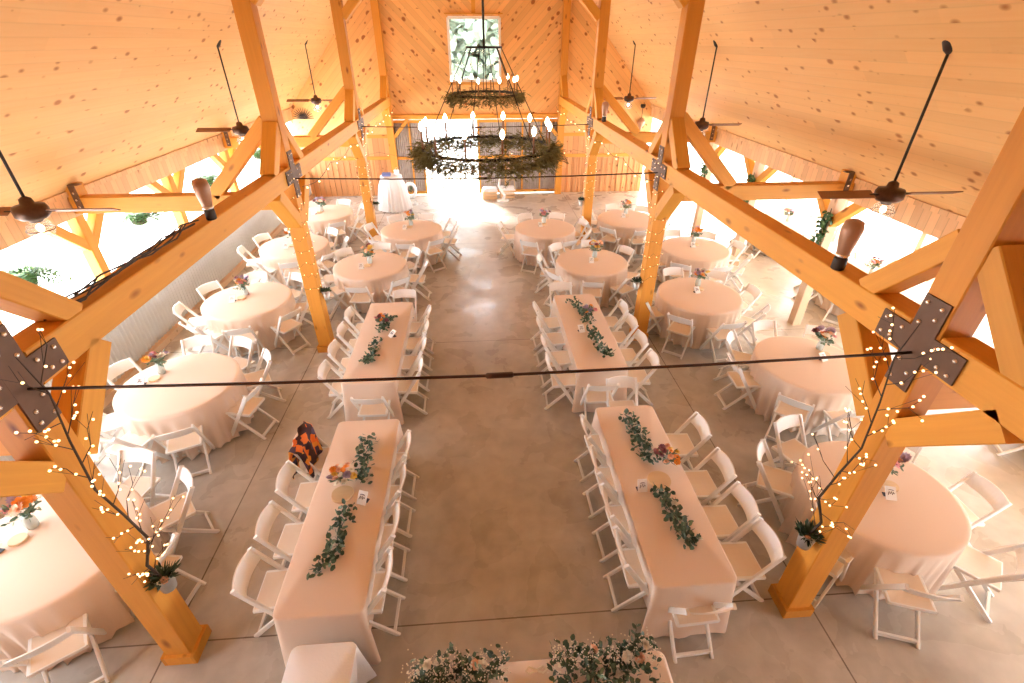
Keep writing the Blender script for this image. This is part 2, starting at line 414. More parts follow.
# ---------------------------------------------------------------- outdoors
def ground():
    b = MB(); n = 60; xs = []
    X0, X1, Y0, Y1_ = -60, 60, -40, 75
    for i in range(n + 1):
        for j in range(n + 1):
            x = X0 + (X1 - X0) * i / n; y = Y0 + (Y1_ - Y0) * j / n
            d = max(0, max(abs(x) - 12, y - 24, -y - 8))
            z = -.17 + .035 * d + .06 * math.sin(x * .4) * math.cos(y * .33) * min(1, d / 6)
            vs = b.v.append((x, y, z))
    b.f = [(i * (n + 1) + j, (i + 1) * (n + 1) + j, (i + 1) * (n + 1) + j + 1, i * (n + 1) + j + 1) for i in range(n) for j in range(n)]
    return b.build('ground', M['gravel'], smooth=True)
struct(ground())
pr = MB()
pr.add([(XO + .25, YB, 2.78), (10.3, YB, 2.78), (10.3, 18.2, 2.78), (XO + .25, 18.2, 2.78), (XO + .25, YB, 2.88), (10.3, YB, 2.88), (10.3, 18.2, 2.88), (XO + .25, 18.2, 2.88)],
       [(0, 1, 2, 3), (4, 5, 6, 7), (0, 1, 5, 4), (1, 2, 6, 5), (2, 3, 7, 6), (3, 0, 4, 7)])
struct(pr.build('ceiling', M['ceil']))
# trees seen through the gable window
def tree(x, y, h, r, label):
    t = thing('tree', label, 'tree', (x, y, .3), 0, 'trees beyond the gable wall')
    MB().tube([(0, 0, -.5), (0.1, 0, h * .35), (0, .1, h * .7)], [r * .09, r * .06, r * .03]).build('trunk', M['twig'], t)
    b = MB(); b.nonorm = True
    for k in range(4500):
        th = R.uniform(0, 2 * PI); ph = math.acos(R.uniform(-1, 1)); q = r * R.uniform(.3, 1.05) * (1 + .2 * math.sin(3 * th + 2 * ph))
        p = Vector((q * math.sin(ph) * math.cos(th), q * math.sin(ph) * math.sin(th), h * .42 + q * .9 * math.cos(ph)))
        b.leaf(p, rv(), rv(), R.uniform(.4, .9), .5)
    b.build('crown', M['tree'], t)
for i, (x, y, h, r, lb) in enumerate([(-4.2, 37, 11, 4.2, 'pale green tree beyond the gable window, at its left'), (0.6, 41, 13, 4.6, 'tall pale green tree in the middle of the gable window view'),
                                   (5.4, 38, 11, 4.2, 'pale green tree beyond the gable window, at its right')]):
    tree(x, y, h, r, lb)

# ---------------------------------------------------------------- timber frame
def timber(name, a, b, w, h, label, cat, up=(0, 0, 1), group=None, m=None):
    """local X runs along the timber so that the grain follows it"""
    a, b = Vector(a), Vector(b); X = (b - a).normalized(); U = Vector(up)
    if abs(X.dot(U)) > .98: U = Vector((0, 1, 0))
    Yv = U.cross(X).normalized(); Z = X.cross(Yv)
    L = (b - a).length
    o = MB().bar((-L / 2, 0, 0), (L / 2, 0, 0), w, h, ch=.008).build(name, m or M['beam'])
    mw = Matrix((X, Yv, Z)).transposed().to_4x4(); mw.translation = (a + b) / 2
    o.matrix_world = mw
    return tag(o, label, cat, group)
ORD = ['front', 'second', 'third', 'gable wall']
SIDE = {-1: 'left', 1: 'right'}
for s in (-1, 1):
    sd = SIDE[s]
    for i, y in enumerate(BY):
        yy = y if i < 3 else YW - .14
        p = timber('timber_post', (s * A, yy, 0), (s * A, yy, zc(A + .12) - .01), .225, .225,
                   'square orange timber post rising to the ceiling, %s %s post' % (ORD[i], sd), 'post', up=(0, 1, 0), m=M['post'])
        if i < 3:
            for (dx, dy, q, e) in ((0, -1, .285, 0), (0, 1, .285, 0), (-1, 0, .225, 1), (1, 0, .225, 1)):
                c = MB().box((0, 0, 0), (.22, .035 if not e else q, q if not e else .035))
                # local X = world Z
                bt = MB()
                if not e: bt.box((-zc(A) / 2 + .10, dy * .1275, 0), (.19, .03, q))
                else: bt.box((-zc(A) / 2 + .10, 0, dx * .1275), (.19, q, .03))
                bt.build('base_trim', M['post'], p)
        far = ['second', 'third', 'gable wall', None][i]
        # longitudinal braces
        for dr in (-1, 1):
            if i == 3 and dr == 1: continue
            w = 'far' if dr > 0 else 'near'
            timber('knee_brace', (s * A, yy + dr * .66, 2.99), (s * A, yy + dr * .10, 2.41), .20, .22,
                   'diagonal brace under the %s girder on the %s side of the %s post' % (sd, w, ORD[i]), 'brace', up=(1, 0, 0))
            timber('knee_brace', (s * A, yy + dr * .62, 3.22), (s * A, yy + dr * .08, 3.80), .16, .20,
                   'diagonal brace above the %s girder on the %s side of the %s post' % (sd, w, ORD[i]), 'brace', up=(1, 0, 0))
        if i < 3:
            timber('aisle_beam', (s * (A + .12), y, 2.73), (s * 6.08, y, 2.73), .2, .24,
                   'horizontal timber beam crossing the %s aisle from the %s post' % (sd, ORD[i]), 'beam')
            timber('knee_brace', (s * (A + .08), y, 3.86), (s * 4.02, y, 2.84), .18, .20,
                   'diagonal brace from the %s %s post down to its aisle beam' % (ORD[i], sd), 'brace', up=(0, 1, 0))
            bk = thing('beam_bracket', 'dark steel bracket on the outer end of the %s %s aisle beam' % (ORD[i], sd), 'bracket', (s * 5.96, y - .0, 2.86))
            MB().box((0, -.105, -.02), (.09, .012, .36)).build('plate', M['steel'], bk)
            MB().box((0, -.06, .17), (.2, .1, .012)).build('plate', M['steel'], bk)
            for z in (-.14, -.04, .06): MB().lathe([(.016, 0), (.016, .012), (.008, .016)], (0, 0, 0), 8).build('bolt', M['bolt'], bk).matrix_local = Matrix.Translation((0, -.111, z)) @ Matrix.Rotation(PI / 2, 4, 'X')
            # short post carrying the roof on the beam end
            timber('stub_post', (s * 6.0, y, 2.84), (s * 6.0, y, zc(6.0)), .16, .2, 'short upright between the %s %s aisle beam and the ceiling' % (ORD[i], sd), 'post', up=(0, 1, 0))
            # collar tie high in the nave with braces
            timber('collar_brace', (s * (A - .1), y, 5.25), (s * (A - 1.15), y, 6.3), .18, .2,
                   'upper brace leaning into the nave from the %s %s post' % (ORD[i], sd), 'brace', up=(0, 1, 0))
    for i in range(4):
        y0 = YB if i == 0 else BY[i - 1] + .125; y1 = BY[i] - .125 if i < 3 else YW - .27
        timber('girder', (s * A, y0, 3.115), (s * A, y1, 3.115), .22, .25,
               'long %s timber girder running up to the %s post' % (sd, ORD[i]), 'girder')
    # outer posts and their braces
    ys = [(BY[0], 'first'), (5.05, 'second'), (BY[1], 'third'), (10.22, 'fourth'), (BY[2], 'fifth'), (15.4, 'sixth')]
    if s > 0: ys = [(BY[0], 'first'), (5.05, 'second'), (BY[1] + .28, 'third'), (10.6, 'fourth'), (BY[2] + .2, 'fifth'), (15.5, 'sixth')]
    for y, on in ys:
        timber('outer_post', (s * (XO + .1), y, 0.0), (s * (XO + .1), y, 2.6), .17, .17, 'outer timber post at the open %s side, %s from the front' % (sd, on), 'post', up=(0, 1, 0), m=M['pale'] if s > 0 else None)
        if True:
            for dr in (-1, 1):
                timber('knee_brace', (s * (XO + .1), y + dr * .62, 2.62), (s * (XO + .1), y + dr * .05, 2.08), .15, .15,
                       'small brace on the %s side of the %s %s outer post' % ('far' if dr > 0 else 'near', on, sd), 'brace', up=(1, 0, 0))
    timber('eave_beam', (s * (XO + .12), YB, 2.68), (s * (XO + .12), YW, 2.68), .12, .18, 'eave beam behind the %s frieze boards' % sd, 'beam')
for i, y in enumerate(BY[:3]):
    timber('collar_tie', (-zc(0) * 0 - 2.85, y, 6.38), (2.85, y, 6.38), .18, .25, 'collar tie high above the nave joining the %s posts' % ORD[i], 'beam')
# short ledge braces at gable doors
for s in (-1, 1):
    timber('knee_brace', (s * (A - .12), YW - .14, 2.02), (s * (A - .62), YW - .14, 2.56), .12, .14, 'brace beside the barn door on the %s gable post' % SIDE[s], 'brace', up=(0, 1, 0))
timber('door_header', (-A + .12, YW - .10, 2.63), (A - .12, YW - .10, 2.63), .12, .14, 'timber header across the gable wall above the barn doors', 'beam')

for k, y in enumerate((1.9, 4.5, 7.1, 9.7, 12.3, 14.9, 17.5)):
    timber('porch_post', (10.0, y, 0), (10.0, y, 2.78), .13, .13, 'pale post at the outer edge of the right porch, %s from the front' % ['first', 'second', 'third', 'fourth', 'fifth', 'sixth', 'seventh'][k], 'post', up=(0, 1, 0), m=M['pale'])
# steel cross plates and tie rods
cross = None
def make_cross(x, y, s, label):
    t = thing('cross_plate', label, 'plate', (x - s * .0, y, 3.115), 0)
    b = MB(); xx = -s * .120
    b.box((xx, 0, 0), (.012, .66, .19)); b.box((xx - s * .001, 0, 0), (.013, .19, .66))
    b.build('plate', M['steel'], t)
    me = MB().sphere((0, 0, 0), .017, 8, 6).mesh('bolt', True)
    me.materials.append(M['bolt'])
    for k in (1, -1):
        for (a, c) in ((.14, .05), (.20, -.045), (.28, .055), (.28, -.055)):
            link('bolt', me, None, t).location = (-s * .129, k * a, c)
            link('bolt', me, None, t).location = (-s * .129, c, k * (a + .005))
    return t
for i, y in enumerate(BY[:3]):
    for s in (-1, 1):
        make_cross(s * A, y, s, 'brown steel cross plate with silver bolts on the %s %s post' % (ORD[i], SIDE[s]))
    t = thing('tie_rod', '%s dark steel tie rod stretched across the nave between cross plates' % {0: 'nearest', 1: 'middle', 2: 'farthest'}[i], 'tie rod', (0, y, 3.05))
    MB().tube([(-A + .12, 0, 0), (-1.4, 0, -.03), (0, 0, -.045), (1.4, 0, -.03), (A - .12, 0, 0)], .010).build('rod', M['rod'], t, True)
    tb = MB(); tb.tube([(-.06, 0, -.045), (-.05, 0, -.045), (.11, 0, -.045), (.12, 0, -.045)], [.012, .020, .020, .012]).build('turnbuckle', M['rod'], t, True)
struct
timberdone = True

# ---------------------------------------------------------------- chairs
def make_chair():
    t = thing('folding_chair', '', 'chair')
    w = .205
    for s in (-1, 1):
        # long rail: front foot to the top of the back
        b = MB(); b.bar((s * w, .21, 0.0), (s * w, -.27, .80), .028, .050, up=(0, 1, .6), ch=.005)
        b.build('rail', M['chair'], t)
        b = MB(); b.bar((s * (w - .03), .12, .425), (s * (w - .03), -.30, 0.0), .026, .044, up=(0, 1, .6), ch=.005)
        b.build('leg', M['chair'], t)
    b = MB()
    b.bar((-w + .03, -.262, .04), (w - .03, -.262, .04), .024, .042)
    b.build('stretcher', M['chair'], t)
    b = MB(); b.bar((-w, .176, .055), (w, .176, .055), .02, .032); b.build('stretcher', M['chair'], t)
    # seat: frame and a slightly hollow pad
    b = MB()
    for s in (-1, 1): b.bar((s * .185, -.20, .435), (s * .185, .19, .455), .03, .035, ch=.004)
    b.bar((-.185, -.19, .435), (.185, -.19, .435), .03, .035, ch=.004); b.bar((-.185, .18, .452), (.185, .18, .452), .03, .035, ch=.004)
    b.build('seat_frame', M['chair'], t)
    n = 6; b = MB(); vs = []
    for zo in (0, -.02):
        for i in range(n + 1):
            for j in range(n + 1):
                u, v = i / n * 2 - 1, j / n * 2 - 1
                vs.append((u * .18, v * .19 - .003, .462 + .009 * v + zo - .010 * (1 - u * u) * (1 - v * v)))
    q = n + 1; fs = [(i * q + j, (i + 1) * q + j, (i + 1) * q + j + 1, i * q + j + 1) for i in range(n) for j in range(n)]
    fs2 = [tuple(reversed([k + q * q for k in f])) for f in fs]
    ed = []
    for i in range(n):
        ed += [(i * q, i * q + q * q, (i + 1) * q + q * q, (i + 1) * q), (i * q + n, (i + 1) * q + n, (i + 1) * q + n + q * q, i * q + n + q * q),
               (i, i + 1, i + 1 + q * q, i + q * q), (n * q + i, n * q + i + q * q, n * q + i + 1 + q * q, n * q + i + 1)]
    b.add(vs, fs + fs2 + ed).build('seat', M['seat'], t)
    # curved top slat with a rounded crest
    b = MB(); n = 10; vs = []
    for i in range(n + 1):
        u = i / n * 2 - 1; x = u * .20
        bow = .035 * (1 - u * u); crest = .02 * (1 - u * u)
        for (dy, z) in ((0, .665), (-.075, .79 + crest), (-.090, .79 + crest), (-.015, .665)):
            vs.append((x, -.190 - bow + dy, z))
    fs = [(4 * i + k, 4 * i + (k + 1) % 4, 4 * i + 4 + (k + 1) % 4, 4 * i + 4 + k) for i in range(n) for k in range(4)] + [(3, 2, 1, 0), (4 * n, 4 * n + 1, 4 * n + 2, 4 * n + 3)]
    b.add(vs, fs).build('backrest', M['chair'], t)
    return t
proto = make_chair(); used = [False]
NCH = 0
def chair(x, y, rz, label, group):
    global NCH
    NCH += 1
    rz += R.uniform(-.05, .05)
    if not used[0]:
        used[0] = True; proto.location = (x, y, 0); proto.rotation_euler = (0, 0, rz); proto['label'] = label; proto['group'] = group; return proto
    return dup(proto, (x, y, 0), rz, label, group)
DIRN = ['right', 'far right', 'far', 'far left', 'left', 'near left', 'near', 'near right']
def dirname(a): return DIRN[int(round((a % 360) / 45)) % 8]

# ---------------------------------------------------------------- flowers and table things
def blossom_mesh(kind):
    b = MB(); b.nonorm = True
    if kind == 'daisy':
        for k in range(12):
            a = 2 * PI * k / 12; b.leaf((0, 0, 0), (math.cos(a), math.sin(a), .25), (0, 0, 1), .045, .02)
            b.leaf((0, 0, .006), (math.cos(a + .26), math.sin(a + .26), .7), (0, 0, 1), .034, .016)
        b.sphere((0, 0, .01), .012, 8, 5)
    else:
        for ring_, (nn, el, L) in enumerate(((7, .1, .042), (6, .6, .038), (5, 1.2, .032), (3, 3, .025))):
            for k in range(nn):
                a = 2 * PI * (k + ring_ * .5) / nn; b.leaf((0, 0, -.004), (math.cos(a), math.sin(a), el), (0, 0, 1), L, .034)
    return b.mesh('blossom')
DA, RO = blossom_mesh('daisy'), blossom_mesh('rose')
BL = {}
def blossom(kind, col, parent, loc, sc_=1.0, tilt=None):
    key = (kind, col)
    if key not in BL:
        me = (DA if kind == 'daisy' else RO).copy(); me.materials.append(M[col]); BL[key] = me
    o = link('blossom', BL[key], None, parent); o.location = loc; o.scale = (sc_,) * 3
    o.rotation_euler = tilt or (R.uniform(-.7, .7), R.uniform(-.7, .7), R.uniform(0, 6))
    return o
def make_bouquet(variant):
    t = thing('flower_arrangement', '', 'flowers')
    MB().lathe([(.03, 0), (.042, .005), (.045, .05), (.044, .10), (.03, .118), (.033, .135)], n=14).build('vase', M['jar'], t, True)
    g = MB(); g.nonorm = True
    for k in range(30):
        d = Vector((R.uniform(-1, 1), R.uniform(-1, 1), R.uniform(.3, 1.5))).normalized()
        p = Vector((0, 0, .12)); L = R.uniform(.07, .17)
        e = p + d * L
        g.tube([p, (p + e) / 2 + Vector((0, 0, .01)), e], .0018, 4)
        for q in range(4):
            g.leaf(p + d * L * R.uniform(.4, 1), (d + rv(.9)).normalized(), rv(), R.uniform(.03, .055), .022)
    g.build('foliage', M['leaf2'], t)
    pal = [['orange', 'orange', 'yellow', 'lilac', 'pink', 'plum', 'cream', 'peach'], ['pink', 'lilac', 'plum', 'orange', 'cream', 'pink', 'peach', 'lilac'],
           ['peach', 'peach', 'orange', 'yellow', 'cream', 'plum', 'yellow', 'peach'], ['lilac', 'orange', 'yellow', 'plum', 'cream', 'lilac', 'orange', 'pink']][variant]
    for k, c in enumerate(pal):
        a = 2 * PI * k / len(pal) + variant; r = .03 + .05 * ((k * 7) % 3) / 2
        blossom('daisy' if k % 2 else 'rose', c, t, (r * math.cos(a) * 1.5, r * math.sin(a) * 1.5, .25 + R.uniform(-.03, .06)), R.uniform(1.1, 1.6))
    return t
BQ = [make_bouquet(i) for i in range(4)]; BQu = [False] * 4
def bouquet(x, y, z, v, label, scale=1.0, group='flower arrangements on the tables'):
    if not BQu[v]:
        BQu[v] = True; o = BQ[v]; o.location = (x, y, z); o['label'] = label; o['group'] = group
    else: o = dup(BQ[v], (x, y, z), R.uniform(0, 6), label, group)
    o.scale = (scale,) * 3
    return o
def number_card(x, y, z, rz, label, lean=.5):
    t = thing('table_card', label, 'card', (x, y, z), rz, 'table cards')
    Mx = Matrix.Rotation(-lean, 4, 'X')
    MB().box((0, 0, 0), (.10, .012, .14), M4=Matrix.Translation((0, 0, .0)) @ Mx).build('card', M['card'], t).location = (0, 0, .07 * math.cos(lean) + .008)
    b = MB()
    # a few dark script-like strokes in the middle of the card
    pts = [[(-.03, -.02), (-.02, .015), (-.01, -.01), (.0, .018), (.01, -.015), (.022, .01), (.03, -.005)], [(-.025, .03), (.0, .034), (.025, .029)]]
    for pl in pts:
        b.tube([Mx @ Vector((px, -.0075, pz)) for px, pz in pl], .0035, 5)
    o = b.build('script', M['ink'], t); o.location = (0, 0, .07 * math.cos(lean) + .008)
    MB().box((0, 0, 0), (.10, .05, .008)).build('base', M['ink'], t).location = (0, .02, .004)
def wood_slice(x, y, r, label):
    b = MB(); prof = [(r * .98, 0), (r, .006), (r, .02), (r * .97, .026)]
    b.lathe(prof, n=28)
    b.v = [(vx * (1 + .02 * math.sin(3 * math.atan2(vy, vx))), vy * (1 + .03 * math.cos(2 * math.atan2(vy, vx))), vz) for vx, vy, vz in b.v]
    o = b.build('wood_slice', M['slice']); o.location = (x, y, .762); tag(o, label, 'wood slice', 'wood slices on the long tables')

# ---------------------------------------------------------------- round tables
TT = {}
def cloth_round(r, H, seed, fold=.05, n=180, flare=.06, nf=18):
    rr = random.Random(seed); ph = rr.uniform(0, 6); b = MB(); prof = []
    rows = [(0, H), (r * .5, H), (r * .94, H), (r * .99, H - .003), (r + .006, H - .015), (r + .010, H - .05), (None, .12), (None, .25), (None, .5), (None, .75), (None, 1.0)]
    ring_ = []
    for (q, z) in rows[1:]:
        row = []
        for k in range(n):
            a = 2 * PI * k / n
            if q is None:
                s_ = z; zz = (H - .05) * (1 - s_) + .012 * s_
                q1 = math.sin(nf * a + ph + .8 * math.sin(3 * a + ph)); f = (1 - 2 * abs(q1) ** .6) * .6 + .3 * math.sin(round(nf * 1.63) * a + 2 * ph) - .1
                rad = r + .01 + flare * s_ * .4 + fold * (s_ ** .8) * f
                zz2 = zz
            else: rad = q; zz2 = z
            row.append((rad * math.cos(a), rad * math.sin(a), zz2))
        ring_.append(row)
    vs = [(0, 0, H)] + [p for row in ring_ for p in row]
    fs = [(0, 1 + k, 1 + (k + 1) % n) for k in range(n)]
    for i in range(len(ring_) - 1):
        for k in range(n):
            a, c = 1 + i * n + k, 1 + i * n + (k + 1) % n
            fs.append((a, a + n, c + n, c))
    b.add(vs, fs); b.sm = True
    return b
CL = None
ROUND = [
 # key, x, y, words, chair angles, flower offset, variant
 ('first table of the left outer row', -4.27, 3.13, [-58, -10, 38, 82, 122, 165, 210], (-.28, .22), 0),
 ('second table of the left outer row', -4.33, 5.68, [-12, -66, -108, -152, 158, 104, 68, 30], (-.36, .26), 3),
 ('third table of the left outer row', -4.38, 8.24, [-32, -77, -120, -165, 13, 58, 103, 148], (-.1, .2), 1),
 ('fourth table of the left outer row', -4.38, 11.01, [-78, -33, 12, 57, 102, 147, -168, -123], (0, .1), 2),
 ('fifth table of the left outer row', -4.33, 13.52, [-60, -15, 30, 75, 120, 165, -150, -105], (-.1, .15), 1),
 ('nearer table of the left inner row', -2.40, 9.70, [-93, -48, -5, 42, 87, 132, 177, -138], (-.02, .1), 2),
 ('farther table of the left inner row', -1.76, 11.94, [-91, -52, -5, 30, 75, 118, 165, -135], (-.04, .3), 0),
 ('nearer table of the right inner row', 2.37, 9.58, [-101, -56, -11, 34, 79, 124, 169, -146], (.1, .2), 2),
 ('farther table of the right inner row', 1.64, 11.81, [-117, -68, -22, 22, 66, 112, 165], (.02, .4), 1),
 ('first table of the right outer row', 4.09, 3.17, [-108, -150, 148, -48, -4, 42, 108], (.17, .2), 1),
 ('second table of the right outer row', 4.79, 5.53, [-130, -88, 176, -42, 4, 50, 95, 138], (.35, .33), 1),
 ('third table of the right outer row', 4.06, 7.85, [-129, -84, -174, -39, 6, 51, 96, 141], (.1, .35), 3),
 ('fourth table of the right outer row', 4.91, 10.16, [-175, -127, -82, -37, 8, 53, 98, 143], (.1, .35), 0),
 ('fifth table of the right outer row', 3.94, 12.44, [-130, -85, -40, 5, 50, 95, 140, -175], (.06, .36), 0),
]
PATIO = [('first patio table', 8.1, 3.9, [-100, -160, 155, 110, 65, 20, -25, -60]), ('second patio table', 7.9, 8.5, [-100, -145, 165, 120, 75, 30, -15, -60]), ('third patio table', 8.1, 11.9, [-110, -155, 160, 115, 70, 25, -20, -65])]
for ti, row in enumerate(ROUND + [(a, b_, c, d, None, 0) for a, b_, c, d in PATIO]):
    nm, x, y, angs, fo, var = row
    t = cloth_round(.76, .762, ti, fold=.075, flare=.05, nf=16)
    o = t.build('round_tablecloth', M['cloth'] if ti < len(ROUND) else M['cloth']); o.location = (x, y, 0)
    tag(o, 'floor length blush cloth over the %s' % nm.replace('table', 'round table'), 'tablecloth', 'round tables')
    for a in angs:
        aa = math.radians(a); r = .89 + R.uniform(-.02, .04)
        chair(x + r * math.cos(aa), y + r * math.sin(aa), aa + PI / 2,
              'white folding chair on the %s side of the %s' % (dirname(a), nm.replace('table of the', 'round table,')), 'chairs around the round tables')
    if fo:
        bouquet(x + fo[0], y + fo[1], .762, var, 'jar of mixed flowers on the %s' % nm.replace('table', 'round table'), 1.15)
        wood_slice(x + fo[0] - .02, y + fo[1] - .16, .075, 'small wood disc beside the flowers on the %s' % nm)
        number_card(x + fo[0] - .13, y + fo[1] - .28, .762, R.uniform(-.4, .4), 'white card with dark script on the %s' % nm, lean=.9)
    else:
        bouquet(x + .05, y, .762, 1, 'jar of mixed flowers on the %s' % nm, 1.1)

# ---------------------------------------------------------------- long tables
def cloth_rect(W, L, H, seed, drop_z=.02):
    rr = random.Random(seed); b = MB(); n = []
    rc = .06
    # rounded rectangle outline, ccw from right-near corner
    def outline(ex, inset_side=0, out_end=0):
        pts = []
        w, l = W / 2, L / 2
        segs = [((w, -l + rc), (w, l - rc), 22, 's'), ((w - rc, l), (-w + rc, l), 10, 'e'), ((-w, l - rc), (-w, -l + rc), 22, 's'), ((-w + rc, -l), (w - rc, -l), 10, 'e')]
        cent = [(w - rc, l - rc), (-w + rc, l - rc), (-w + rc, -l + rc), (w - rc, -l + rc)]
        for i, (a, c, k, ty) in enumerate(segs):
            for q in range(k + 1): 
                u = q / k; pts.append((a[0] + (c[0] - a[0]) * u, a[1] + (c[1] - a[1]) * u, ty))
            cx, cy = cent[i]; a0 = i * PI / 2
            for q in range(1, 4):
                an = a0 + PI / 2 * q / 4; pts.append((cx + rc * math.cos(an), cy + rc * math.sin(an), 'c'))
        return pts
    base = outline(0); m = len(base); rows = []
    ph = rr.uniform(0, 6)
    for (s_, z) in ((-1, H), (0, H - .004), (.05, H - .03), (.3, 0), (.6, 0), (1, 0)):
        row = []
        for k, (x, y, ty) in enumerate(base):
            if s_ == -1: row.append((x * .975, y * .992, H)); continue
            zz = z if z else H - .03 - (H - .03 - drop_z) * s_
            f = math.sin(k * .9 + ph) * .6 + .4 * math.sin(k * 1.7 + 2 * ph)
            amp = .022 * max(0, s_)
            if ty == 's': dx = (-.10 * max(s_, 0) + amp * f * .5) * (1 if x > 0 else -1); dy = 0
            elif ty == 'e': dx = 0; dy = (.06 * max(s_, 0) + amp * f) * (1 if y > 0 else -1)
            else: dx = (.05 * max(s_, 0)) * (1 if x > 0 else -1); dy = (.07 * max(s_, 0)) * (1 if y > 0 else -1)
            row.append((x + dx, y + dy, zz))
        rows.append(row)
    vs = [(0, 0, H)] + [p for r_ in rows for p in r_]
    fs = [(0, 1 + k, 1 + (k + 1) % m) for k in range(m)]
    for i in range(len(rows) - 1):
        for k in range(m):
            a, c = 1 + i * m + k, 1 + i * m + (k + 1) % m; fs.append((a, a + m, c + m, c))
    b.add(vs, fs); b.sm = True
    return b
LONG = [('near left long table', -1.53, 3.477, 0), ('near right long table', 1.738, 3.512, 0), ('far left long table', -1.692, 6.70, 0), ('far right long table', 1.673, 6.783, 0)]
for i, (nm, x, y, rz) in enumerate(LONG):
    o = cloth_rect(.76, 2.44, .762, i).build('long_tablecloth', M['cloth']); o.location = (x, y, 0)
    for p in o.data.polygons: p.use_smooth = True
    tag(o, 'blush cloth over the %s' % nm, 'tablecloth', 'long tables')
ORDN = ['first', 'second', 'third', 'fourth']
def rows_of(nm, x, side, ys, sideword):
    for k, y in enumerate(ys):
        chair(x, y, PI / 2 if side > 0 else -PI / 2, 'white folding chair, %s side of the %s, %s from near end' % (sideword, nm, ORDN[k]), 'chairs at the long tables')
rows_of('near left long table', -2.04, -1, [2.72, 3.25, 3.82, 4.38], 'wall')
rows_of('near left long table', -1.27, 1, [2.63, 3.16, 3.70, 4.22], 'aisle')
rows_of('near right long table', 1.42, -1, [2.70, 3.24, 3.80, 4.37], 'aisle')
rows_of('near right long table', 2.36, 1, [2.69, 3.15, 3.66, 4.30], 'wall')
rows_of('far left long table', -2.14, -1, [5.85, 6.42, 7.0, 7.55], 'wall')
rows_of('far left long table', -1.26, 1, [5.82, 6.40, 6.96, 7.5], 'aisle')
rows_of('far right long table', 1.16, -1, [5.80, 6.36, 6.95, 7.5], 'aisle')
rows_of('far right long table', 2.24, 1, [5.80, 6.36, 6.92, 7.46], 'wall')
chair(1.74, 2.33, 0, 'white folding chair at the near end of the near right long table', 'chairs at the long tables')
chair(1.86, 5.02, PI, 'white folding chair at the far end of the near right long table', 'chairs at the long tables')
chair(1.58, 5.42, 0, 'white folding chair at the near end of the far right long table', 'chairs at the long tables')
chair(-1.62, 5.36, 0, 'white folding chair at the near end of the far left long table', 'chairs at the long tables')
chair(-1.52, 8.06, PI, 'white folding chair at the far end of the far left long table', 'chairs at the long tables')
chair(1.50, 8.18, PI, 'white folding chair at the far end of the far right long table', 'chairs at the long tables')

# eucalyptus runners
def garland(path, label, cat, width=.09, dens=150, name='eucalyptus_runner', m='leaf', flowers=(), group=None, leafL=(.045, .07), z0=.77, jit=1.0):
    P = [Vector(p) for p in path]
    c = sum(P, Vector()) / len(P)
    t = thing(name, label, cat, c, 0, group)
    b = MB(); b.nonorm = True
    P = [p - c for p in P]
    b.tube(P, .004, 5)
    nseg = len(P) - 1
    for k in range(dens):
        u = k / dens * nseg; i = min(int(u), nseg - 1); f = u - i
        p = P[i].lerp(P[i + 1], f); d = (P[i + 1] - P[i]).normalized()
        sd = Vector((-d.y, d.x, 0)) * R.uniform(-1, 1) * width * jit * 1.25
        w = (.5 + .5 * math.sin(k * .37)) * .5 + .5
        q = p + sd * w + Vector((0, 0, R.uniform(0, .045)))
        b.leaf(q, (d * R.uniform(-.4, 1) + rv(1) + Vector((0, 0, .25))), Vector((0, 0, 1)) + rv(.7), R.uniform(*leafL), R.uniform(.55, .8) * leafL[1])
    b.build('leaves', M[m], t)
    b2 = MB(); b2.nonorm = True
    for k in range(dens // 3):
        u = R.uniform(0, nseg); i = min(int(u), nseg - 1); p = P[i].lerp(P[i + 1], u - i)
        b2.leaf(p + Vector((R.uniform(-1, 1) * width, R.uniform(-1, 1) * .02, R.uniform(.01, .05))), rv(1) + Vector((0, 0, .5)), rv(), leafL[1], leafL[1] * .4)
    b2.build('pale_leaves', M['leaf2'], t)
    for (x, y, z, kind, col, s_) in flowers: blossom(kind, col, t, Vector((x, y, z)) - c, s_)
    return t
Z = .775
garland([(-1.50, 4.38, Z), (-1.44, 4.2, Z), (-1.50, 4.0, Z), (-1.42, 3.8, Z), (-1.44, 3.66, Z)], 'eucalyptus runner beyond the bouquet on the near left long table', 'greenery', dens=110)
garland([(-1.50, 3.36, Z), (-1.50, 3.2, Z), (-1.55, 3.05, Z), (-1.50, 2.9, Z), (-1.56, 2.76, Z), (-1.66, 2.62, Z)], 'eucalyptus runner on the near half of the near left long table', 'greenery', dens=110)
garland([(1.72, 4.56, Z), (1.74, 4.3, Z), (1.78, 4.1, Z), (1.76, 3.9, Z), (1.80, 3.7, Z)], 'eucalyptus runner with cream roses on the far half of the near right long table', 'greenery', dens=150, width=.10,
        flowers=[(1.79, 4.36, .81, 'rose', 'cream', .9), (1.80, 4.12, .82, 'rose', 'cream', 1.0), (1.84, 3.86, .82, 'rose', 'cream', .9)])
garland([(1.74, 3.34, Z), (1.76, 3.15, Z), (1.80, 2.98, Z), (1.80, 2.8, Z), (1.84, 2.64, Z)], 'eucalyptus runner with cream roses on the near half of the near right long table', 'greenery', dens=140, width=.09,
        flowers=[(1.82, 3.12, .82, 'rose', 'cream', .9), (1.92, 2.72, .80, 'rose', 'cream', 1.0)])
garland([(-1.62, 7.35, Z), (-1.70, 7.1, Z), (-1.70, 6.85, Z)], 'eucalyptus runner behind the orange flower of the far left long table', 'greenery', dens=80)
garland([(-1.68, 6.62, Z), (-1.76, 6.4, Z), (-1.72, 6.2, Z), (-1.85, 6.0, Z), (-1.70, 5.98, Z)], 'eucalyptus runner on the near half of the far left long table', 'greenery', dens=100)
